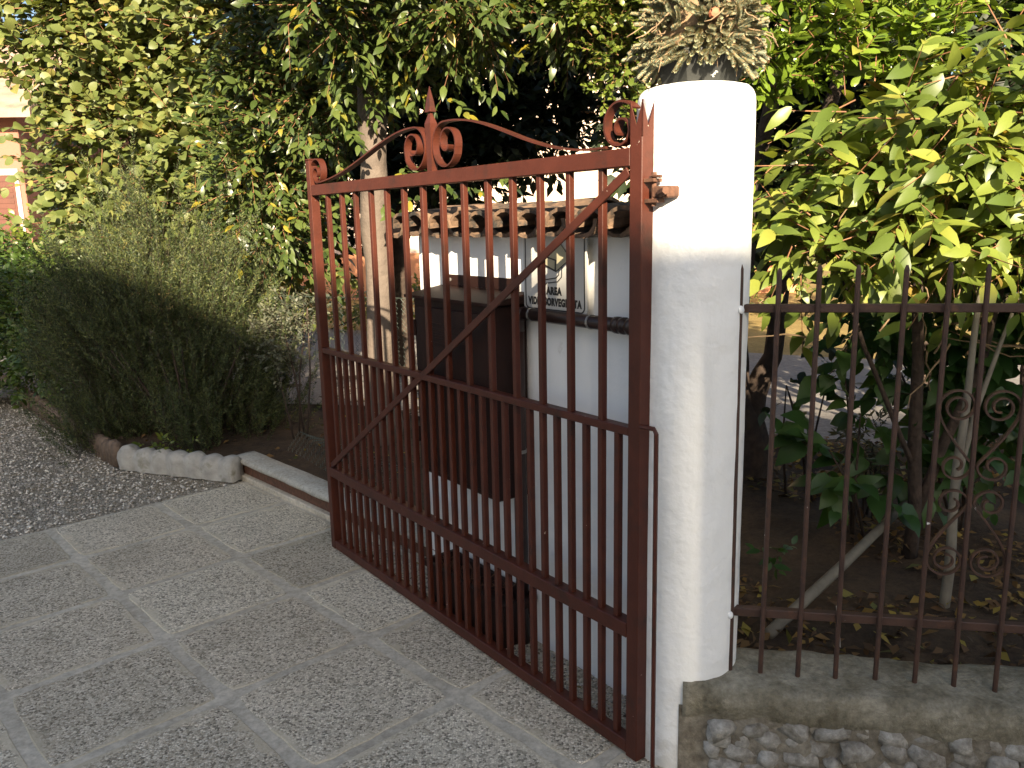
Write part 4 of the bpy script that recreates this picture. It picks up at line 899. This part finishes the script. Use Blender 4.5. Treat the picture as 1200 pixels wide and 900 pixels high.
bush('shade_shrub', 'dark green leafy shrub in shade behind the scroll panel', 'shrub', (1.95, 3.3, 0.13), [((1.75,3.3,.98),(.24,.15,.18)), ((2.05,3.2,.85),(.3,.2,.3)), ((1.95,3.2,.55),(.3,.15,.2)), ((1.6,3.5,1.05),(.18,.15,.14)), ((2.2,3.2,1.1),(.25,.2,.2)), ((1.75,3.15,.75),(.22,.12,.25)), ((1.62,3.2,.5),(.2,.12,.16)), ((2.0,3.1,1.15),(.4,.15,.2)), ((1.55,3.3,1.1),(.25,.15,.15))], 190, 6, .105, .58, 'heart', MT['l_green'], 250, .16, .25, seed=8, tm='bark', jit=0.35)
bush('seedling', 'tiny bright green seedling on the bare soil behind the railing', 'plant', (0.99, 2.93, 0.13), [((.985,2.92,.215),(.05,.05,.03))], 5, 4, .06, .5, 'ovate', MT['l_green'], 20, .06, .1, stem=False, seed=9)
bush('grey_artemisia', 'grey feathery plant low down behind the railing', 'plant', (1.62, 3.55, 0.13), [((1.62,3.5,.48),(.14,.12,.16))], 60, 8, .045, .25, 'lance', MT['l_grey'], 40, .12, .2, seed=10)
bush('yard_weed', 'dark leafed weed standing before the sunlit courtyard', 'plant', (1.42, 3.8, 0.13), [((1.40,3.75,.85),(.05,.05,.14)), ((1.5,3.75,.75),(.10,.06,.05)), ((1.32,3.8,.7),(.05,.05,.12))], 10, 4, .075, .6, 'ovate', MT['l_dark'], 40, .08, .1, seed=11)
bush('bed_weed', 'small green weed at the foot of the rosemary edging', 'plant', (-2.25, 5.05, 0.09), [((-2.2,5.03,.13),(.2,.04,.04))], 14, 4, .045, .5, 'ovate', MT['l_small'], 40, .05, .1, stem=False, seed=12)
bush('sunlit_hedge', 'sunlit yellow green bushes far behind at the right of the yard', 'hedge', (6.2, 9.3, 0.08), [((5.0,10.5,1.2),(1.6,.7,1.1)), ((7.0,9.0,1.4),(1.4,.8,1.4)), ((3.8,12,1.6),(1.8,.8,1.5)), ((9,8.5,1.5),(1.6,.8,1.5))], 1300, 8, .12, .5, 'diamond', MT['l_yellow'], 0, .3, .1, seed=13)
bush('low_hedge', 'low loose hedge between the courtyard and the cream house', 'hedge', (-2.6, 11.2, 0.08), [((-3.0,11.2,.45),(.7,.4,.4)), ((-1.9,11.0,.35),(.5,.4,.3)), ((-.9,10.8,.6),(.6,.4,.5))], 420, 8, .09, .5, 'diamond', MT['l_small'], 0, .2, .1, seed=14)

# dry twigs, leaning pole, thin trunk
lp = thing('leaning_pole', 'grey pole lying aslant on the soil behind the railing', 'pole', (0.82, 2.42, 0.16))
MB().tube([(0, 0, 0.0), (0.4, 0.38, 0.07), (0.84, 0.80, 0.16)], [.02, .019, .017], 8).build('pole_shaft', MT['greybranch'], lp, True)
ws = thing('white_stake', 'short pale stick standing among litter behind the railing', 'stick', (1.03, 2.36, 0.13))
MB().tube([(0, 0, 0), (-0.012, 0.01, 0.15)], [.005, .004], 5).build('stick_shaft', MT['edgepale'], ws)
st = thing('slim_trunk', 'slim lichen covered trunk behind the scroll panel', 'tree', (1.50, 2.62, 0.12))
limbs(st, [([(1.50,2.62,.1), (1.515,2.64,.45), (1.56,2.7,.85), (1.62,2.78,1.25)], [.019,.016,.013,.009]), ([(1.52,2.65,.5), (1.62,2.75,.8), (1.75,2.8,1.15)], [.012,.010,.006])], MT['greybranch'])
dt = thing('dry_twigs', 'tangle of pale dry twigs behind the top rail', 'twigs', (1.6, 3.0, 1.2)); r2 = random.Random(6); mb = MB()
for k in range(34):
    p = Vector((r2.uniform(-.5, .5), r2.uniform(-.1, .15), r2.uniform(-.22, .2))); pts = [p]
    dv = Vector((r2.uniform(-1, 1), r2.uniform(-.3, .3), r2.uniform(-.5, .9))).normalized()
    for j in range(5): dv = (dv + Vector((r2.uniform(-.6, .6), r2.uniform(-.3, .3), r2.uniform(-.5, .5)))).normalized(); pts.append(pts[-1] + dv*0.06)
    mb.tube(pts, [.0045, .004, .0035, .003, .0025, .0015], 5)
mb.build('twig_tangle', MT['drytwig'], dt, True, kind='stuff')

# leaf litter and gravel (uncountable)
def litter(name, label, n, region, zf, size, mat, seed, keep=None, clump=0):
    g2 = np.random.default_rng(seed); P = np.column_stack([g2.uniform(region[0], region[1], n), g2.uniform(region[2], region[3], n), np.zeros(n)])
    if keep is not None: P = P[np.array([keep(p[0], p[1]) for p in P])]
    n = len(P); P[:,2] = [zf(p[0], p[1]) + 0.012 for p in P]; P[:,2] += g2.random(n)*0.018
    D = g2.normal(size=(n,3)); D[:,2] *= 0.25; Nn = UP + g2.normal(size=(n,3))*0.45; Ln = size*g2.uniform(.5, 1.2, n)
    V, F = leaf_arrays(P, D, Nn, Ln, Ln*0.5, 'diamond', 0.15); return obj(name, np_mesh(name, V, F, mat), None, kind='stuff', label=label, category='leaf litter')
litter('leaf_litter', 'brown and yellow fallen leaves on the soil behind the railing', 5200, (0.55, 3.0, 2.0, 4.8), lambda x, y: 0.13 + 0.05*nz(x, y, 2.2) + 0.02*nz(x, y, 9), .055, MT['l_litter'], 1, lambda x, y: (Vector((x, y, 0))-PIL).dot(FN) > 0.1 and (nz(x, y, 1.3) > -0.12 or y < 2.7))
litter('bed_litter', 'scattered dead leaves on the soil of the left bed', 420, (-3.0, 0.3, 3.0, 6.6), lambda x, y: 0.075 + 0.03*nz(x, y, 3), .05, MT['l_litter'], 2, left_keep)
litter('wall_foot_litter', 'leaf crumbs gathered between the gate and the white wall', 420, (-.9, .6, 2.0, 4.0), lambda x, y: GZ + 0.006, .03, MT['l_litter'], 3, lambda x, y: -0.2 < (Vector((x, y, 0))-GATE_O).dot(GY) < -0.07 and 0.1 < (Vector((x, y, 0))-GATE_O).dot(GX) < 1.9)
def pebbles(name, label, pts, size, seed):
    g2 = np.random.default_rng(seed); n = len(pts)
    B = np.array([(1,0,0), (-1,0,0), (0,1,0), (0,-1,0), (0,0,.7), (0,0,-.7), (.6,.6,.35), (-.6,-.6,.35)], float)[:6]
    F = np.array([(0,2,4), (2,1,4), (1,3,4), (3,0,4), (2,0,5), (1,2,5), (3,1,5), (0,3,5)])
    s = size*g2.uniform(.5, 1.25, (n,1,1))*g2.uniform(.7, 1.2, (n,6,3)); a = g2.uniform(0, 6.28, n); c, q = np.cos(a)[:,None], np.sin(a)[:,None]
    V = B[None]*s; X = V[:,:,0]*c - V[:,:,1]*q; Y = V[:,:,0]*q + V[:,:,1]*c; V = np.stack([X, Y, V[:,:,2]], 2) + pts[:,None,:]
    FF = (F[None] + (np.arange(n)*6)[:,None,None]).reshape(-1,3)
    return obj(name, np_mesh(name, V.reshape(-1,3), FF, MT['pebble'], True), None, kind='stuff', label=label, category='gravel')
m_, t_, b_ = nodes('pebble'); g0 = N(t_, 'ShaderNodeNewGeometry')
t_.links.new(ramp(t_, g0.outputs['Random Per Island'], [(0, (0.12,0.11,0.09)), (0.35, (0.34,0.31,0.26)), (0.75, (0.55,0.51,0.45)), (1, (0.74,0.71,0.64))]), b_.inputs['Base Color']); b_.inputs['Roughness'].default_value = 0.85; MT['pebble'] = m_
g2 = np.random.default_rng(11); n = 52000; P = np.column_stack([g2.uniform(-7.5, -1.6, n), g2.uniform(3.0, 9.5, n), g2.uniform(-.003, .004, n) + GZ])
u_ = P[:,0]*PU.x + P[:,1]*PU.y; v_ = P[:,0]*PV.x + P[:,1]*PV.y
edge_y = np.where(P[:,0] < -2.57, 5.10 + (P[:,0]+2.57)*-1.10, 5.08 - (P[:,0]+2.57)*0.40)
ok = (v_ > 4.53*1.0233) & (P[:,1] < edge_y - 0.03) & (g2.random(n) < np.clip(7.0/(P[:,1]**1.1), 0, 1))
okv, _z = in_view(P); pebbles('gravel', 'loose pale grey gravel on the drive beside the slabs', P[ok & okv], 0.011, 12)
g2 = np.random.default_rng(13); n = 1500; a = g2.uniform(0.0, 2.0, n); b = g2.uniform(-.215, -.05, n)
Pq = np.array([gw(a[i], b[i], GZ + 0.003) for i in range(n)]); pebbles('wall_foot_gravel', 'fine gravel crumbs at the foot of the white wall', Pq, 0.006, 14)

# ------------------------------------------------------------------ succulent in the pot on the pillar
suc = thing('trailing_succulent', 'grey green trailing succulent with tan stems spilling from the pillar pot', 'plant', PIL + Vector((0.005, 0, 1.90)))
def shoot_mesh(k):
    g2 = np.random.default_rng(50+k); rings = 17; per = 10; Ls = 0.072; P = []; D = []; Nn = []; Ln = []
    for i in range(rings):
        q = i/(rings-1)
        for j in range(per):
            a = 2*math.pi*(j + 0.5*(i % 2))/per + g2.normal()*.12; o = np.array([math.cos(a), math.sin(a), 0])
            P.append(np.array([0.012*math.sin(q*2.2+k), 0, q*Ls]) + o*0.004); D.append(o*(0.85-0.5*q) + np.array([0,0,0.6+0.6*q])); Nn.append(np.array([0,0,1]) - o*0.3); Ln.append((0.0098 if q < .8 else 0.0098*(1.4-q*.5))*g2.uniform(.8, 1.15))
    Ln = np.array(Ln); V, F = leaf_arrays(np.array(P), np.array(D), np.array(Nn), Ln, Ln*0.5, 'diamond')
    return np_mesh('shoot', V, F, MT['succ'])
SHM = [shoot_mesh(k) for k in range(4)]
r2 = random.Random(9); stem_mb = MB()
for k in range(820):
    a = r2.uniform(0, 2*math.pi) if k % 3 == 0 else r2.uniform(3.0, 6.45); q = r2.random()
    # shoots start on a cushion, point out and hang at the rim, stand up on top
    el = r2.uniform(-0.22, 1.40); ra = 0.085 + 0.035*r2.random()
    base = Vector((math.cos(a)*ra*math.cos(max(el, 0))*1.06, math.sin(a)*ra*math.cos(max(el, 0))*1.06, 0.02 + 0.29*math.sin(max(el, 0)) + (0.0 if el > 0 else el*0.16)))
    dr_ = Vector((math.cos(a)*math.cos(el), math.sin(a)*math.cos(el), math.sin(el)*0.9 - (0.5 if el < 0.1 else 0.0))) + Vector((r2.uniform(-.7, .7), r2.uniform(-.7, .7), r2.uniform(-.5, .5)))
    quat = dr_.normalized().to_track_quat('Z', 'Y')
    m4 = Matrix.LocRotScale(base, quat, Vector((1, 1, 1))*r2.uniform(.5, .9))
    obj('shoot', SHM[k % 4], suc, mat4=m4)
    if k % 14 == 0:
        p0 = Vector((base.x*0.3, base.y*0.3, 0.0)); stem_mb.tube([p0, (p0+base)/2 + Vector((0, 0, 0.03)), base, base + dr_.normalized()*0.04], [.0028, .0025, .002, .0015], 5)
for k in range(22):
    a = r2.uniform(3.4, 6.2); b0 = Vector((math.cos(a)*0.125, math.sin(a)*0.125, r2.uniform(.0, .14))); pts = [b0]
    dv = Vector((math.cos(a)*.6, math.sin(a)*.6, r2.uniform(-.5, .3)))
    for j in range(5): dv = (dv + Vector((r2.uniform(-.7, .7), r2.uniform(-.4, .4), r2.uniform(-.7, .25)))).normalized(); pts.append(pts[-1] + dv*r2.uniform(.012, .026))
    stem_mb.tube(pts, [.0024, .0022, .002, .0018, .0015, .001], 4)
MB().lathe([(0.06, -0.02), (0.095, 0.0), (0.095, 0.06), (0.085, 0.14), (0.055, 0.22), (0.01, 0.26)], 14).build('dead_core', MT['drytwig'], suc, True)
stem_mb.build('dry_stems', MT['drytwig'], suc, True, kind='stuff')
for k in range(2):
    a = r2.uniform(3.9, 5.6); MB().lathe([(0.002, 0), (0.012, 0.004), (0.014, 0.012), (0.009, 0.02), (0.002, 0.022)], 8).build('terracotta_shard', MT['terracotta'], suc, loc=(math.cos(a)*.14, math.sin(a)*.14, r2.uniform(.05, .15)), rot=(r2.uniform(0, 3), r2.uniform(0, 3), 0))

# ------------------------------------------------------------------ houses
def house(name, label, loc, rz, w_, d_, h_, wall_m, windows, roof_h=1.6, over=0.5, gable='x', shutters=True, extra=None):
    t_ = thing(name, label, 'house', loc, rz)
    MB().box(-w_/2, w_/2, 0, d_, 0, h_, 0.01).build('wall', wall_m, t_)
    mb = MB(); o = over; th = 0.14
    if gable == 'x': # ridge along x
        pr = [(-o, h_ - o*roof_h/(d_/2)*1.0 + 0.02), (d_/2, h_+roof_h), (d_+o, h_ - o*roof_h/(d_/2) + 0.02)]
        vs_ = [(x, y, z) for x in (-w_/2-o, w_/2+o) for (y, z) in pr] + [(x, y, z+th) for x in (-w_/2-o, w_/2+o) for (y, z) in pr]
    else:
        pr = [(-w_/2-o, h_ - o*roof_h/(w_/2) + 0.02), (0, h_+roof_h), (w_/2+o, h_ - o*roof_h/(w_/2) + 0.02)]
        vs_ = [(x, y, z) for y in (-o, d_+o) for (x, z) in pr] + [(x, y, z+th) for y in (-o, d_+o) for (x, z) in pr]
    fs_ = [(0,1,4,3), (1,2,5,4), (6,9,10,7), (7,10,11,8), (0,6,7,1), (1,7,8,2), (3,4,10,9), (4,5,11,10), (0,3,9,6), (2,8,11,5)]
    mb.add(vs_, fs_).build('roof', MT['grey_roof'], t_)
    if gable != 'x':
        mb = MB(); mb.add([(-w_/2+.02, y, h_-.01) for y in (.02,)] + [(w_/2-.02, .02, h_-.01), (0, .02, h_+roof_h-.03), (-w_/2+.02, .2, h_-.01), (w_/2-.02, .2, h_-.01), (0, .2, h_+roof_h-.03)], [(0,1,2), (5,4,3), (0,3,4,1), (1,4,5,2), (2,5,3,0)]); mb.build('gable', wall_m, t_)
    for (x, z, ww, hh) in windows:
        wn = MB().box(x-ww/2-.07, x+ww/2+.07, -.035, .02, z-.06, z-.005, .004); wn.box(x-ww/2-.07, x+ww/2+.07, -.035, .02, z+hh+.005, z+hh+.11, .004); wn.box(x-ww/2-.07, x-ww/2, -.03, .02, z-.0045, z+hh+.0045); wn.box(x+ww/2, x+ww/2+.07, -.03, .02, z-.0045, z+hh+.0045)
        wo_ = wn.build('window', MT['trim'], t_)
        MB().box(x-ww/2+.001, x+ww/2-.001, -.006, -.002, z, z+hh).build('pane', MT['glass'], wo_)
        if shutters:
            for sgn in (-1, 1):
                mb = MB(); xc = x + sgn*ww/4; mb.box(xc-ww/4+.004, xc+ww/4-.004, -.026, -.012, z+.002, z+hh-.002, .003)
                for q in range(int(hh/.09)): mb.box(xc-ww/4+.05, xc+ww/4-.05, -.034, -.0262, z+.05+q*.09, z+.10+q*.09)
                mb.build('shutter', MT['shutter'], wo_)
    return t_
# pink house at the far left
h1 = house('pink_house', 'pink rendered house with red brown shutters at the far left', (-11.75, 14.0, 0), rad(4), 7.0, 6.0, 3.55, MT['pink'], [(2.95, 0.95, 0.8, 1.5), (-1.2, 0.95, 0.95, 1.5)], 1.5, 0.45)
h2 = house('cream_house', 'sunlit cream house glimpsed through the leaves behind the gate', (0.6, 15.5, 0), rad(-3), 9.6, 6.0, 4.6, MT['cream'], [(3.6, 2.6, 0.8, 1.2), (-1.5, 2.6, 0.8, 1.2)], 1.4, 0.4)
MB().box(-4.85, 4.85, -.04, -.002, 0, 0.95, .005).build('plinth', MT['orangewall'], h2)
# houses behind the viewer: their roofs shade the lower part of the view
TP = Vector((SUN_T.y, -SUN_T.x, 0)); DO = 13.0
def occ(u): return -SUN_T*DO + TP*u
RZB = math.atan2(TP.y, TP.x) + math.pi
u0 = 0.62; half = 4.3; zr = lambda v: v + DO*SUN_TAN
eave = zr(2.30); slope = 0.50
# gable roof edge passes through (u0, eave) rising to the left
house('street_house', 'gabled house on the other side of the street', occ(u0-half) - SUN_T*0.4, RZB, 2*(half-0.4), 8.0, eave + 0.4*slope - 0.16, MT['cream'], [(-2, 1.0, 1.0, 1.4), (2, 1.0, 1.0, 1.4), (-2, 4.2, 1.0, 1.4), (2, 4.2, 1.0, 1.4)], (half-0.4)*slope, 0.4, gable='y')
house('long_house', 'long two storey house next to the gabled street house', occ(u0+4.2) - SUN_T*0.42, RZB, 7.6, 7.0, eave - 0.02, MT['pink'], [(-2, 1.0, 1.0, 1.4), (2, 1.0, 1.0, 1.4), (-2, 4.2, 1.0, 1.4), (2, 4.2, 1.0, 1.4)], 1.2, 0.4)
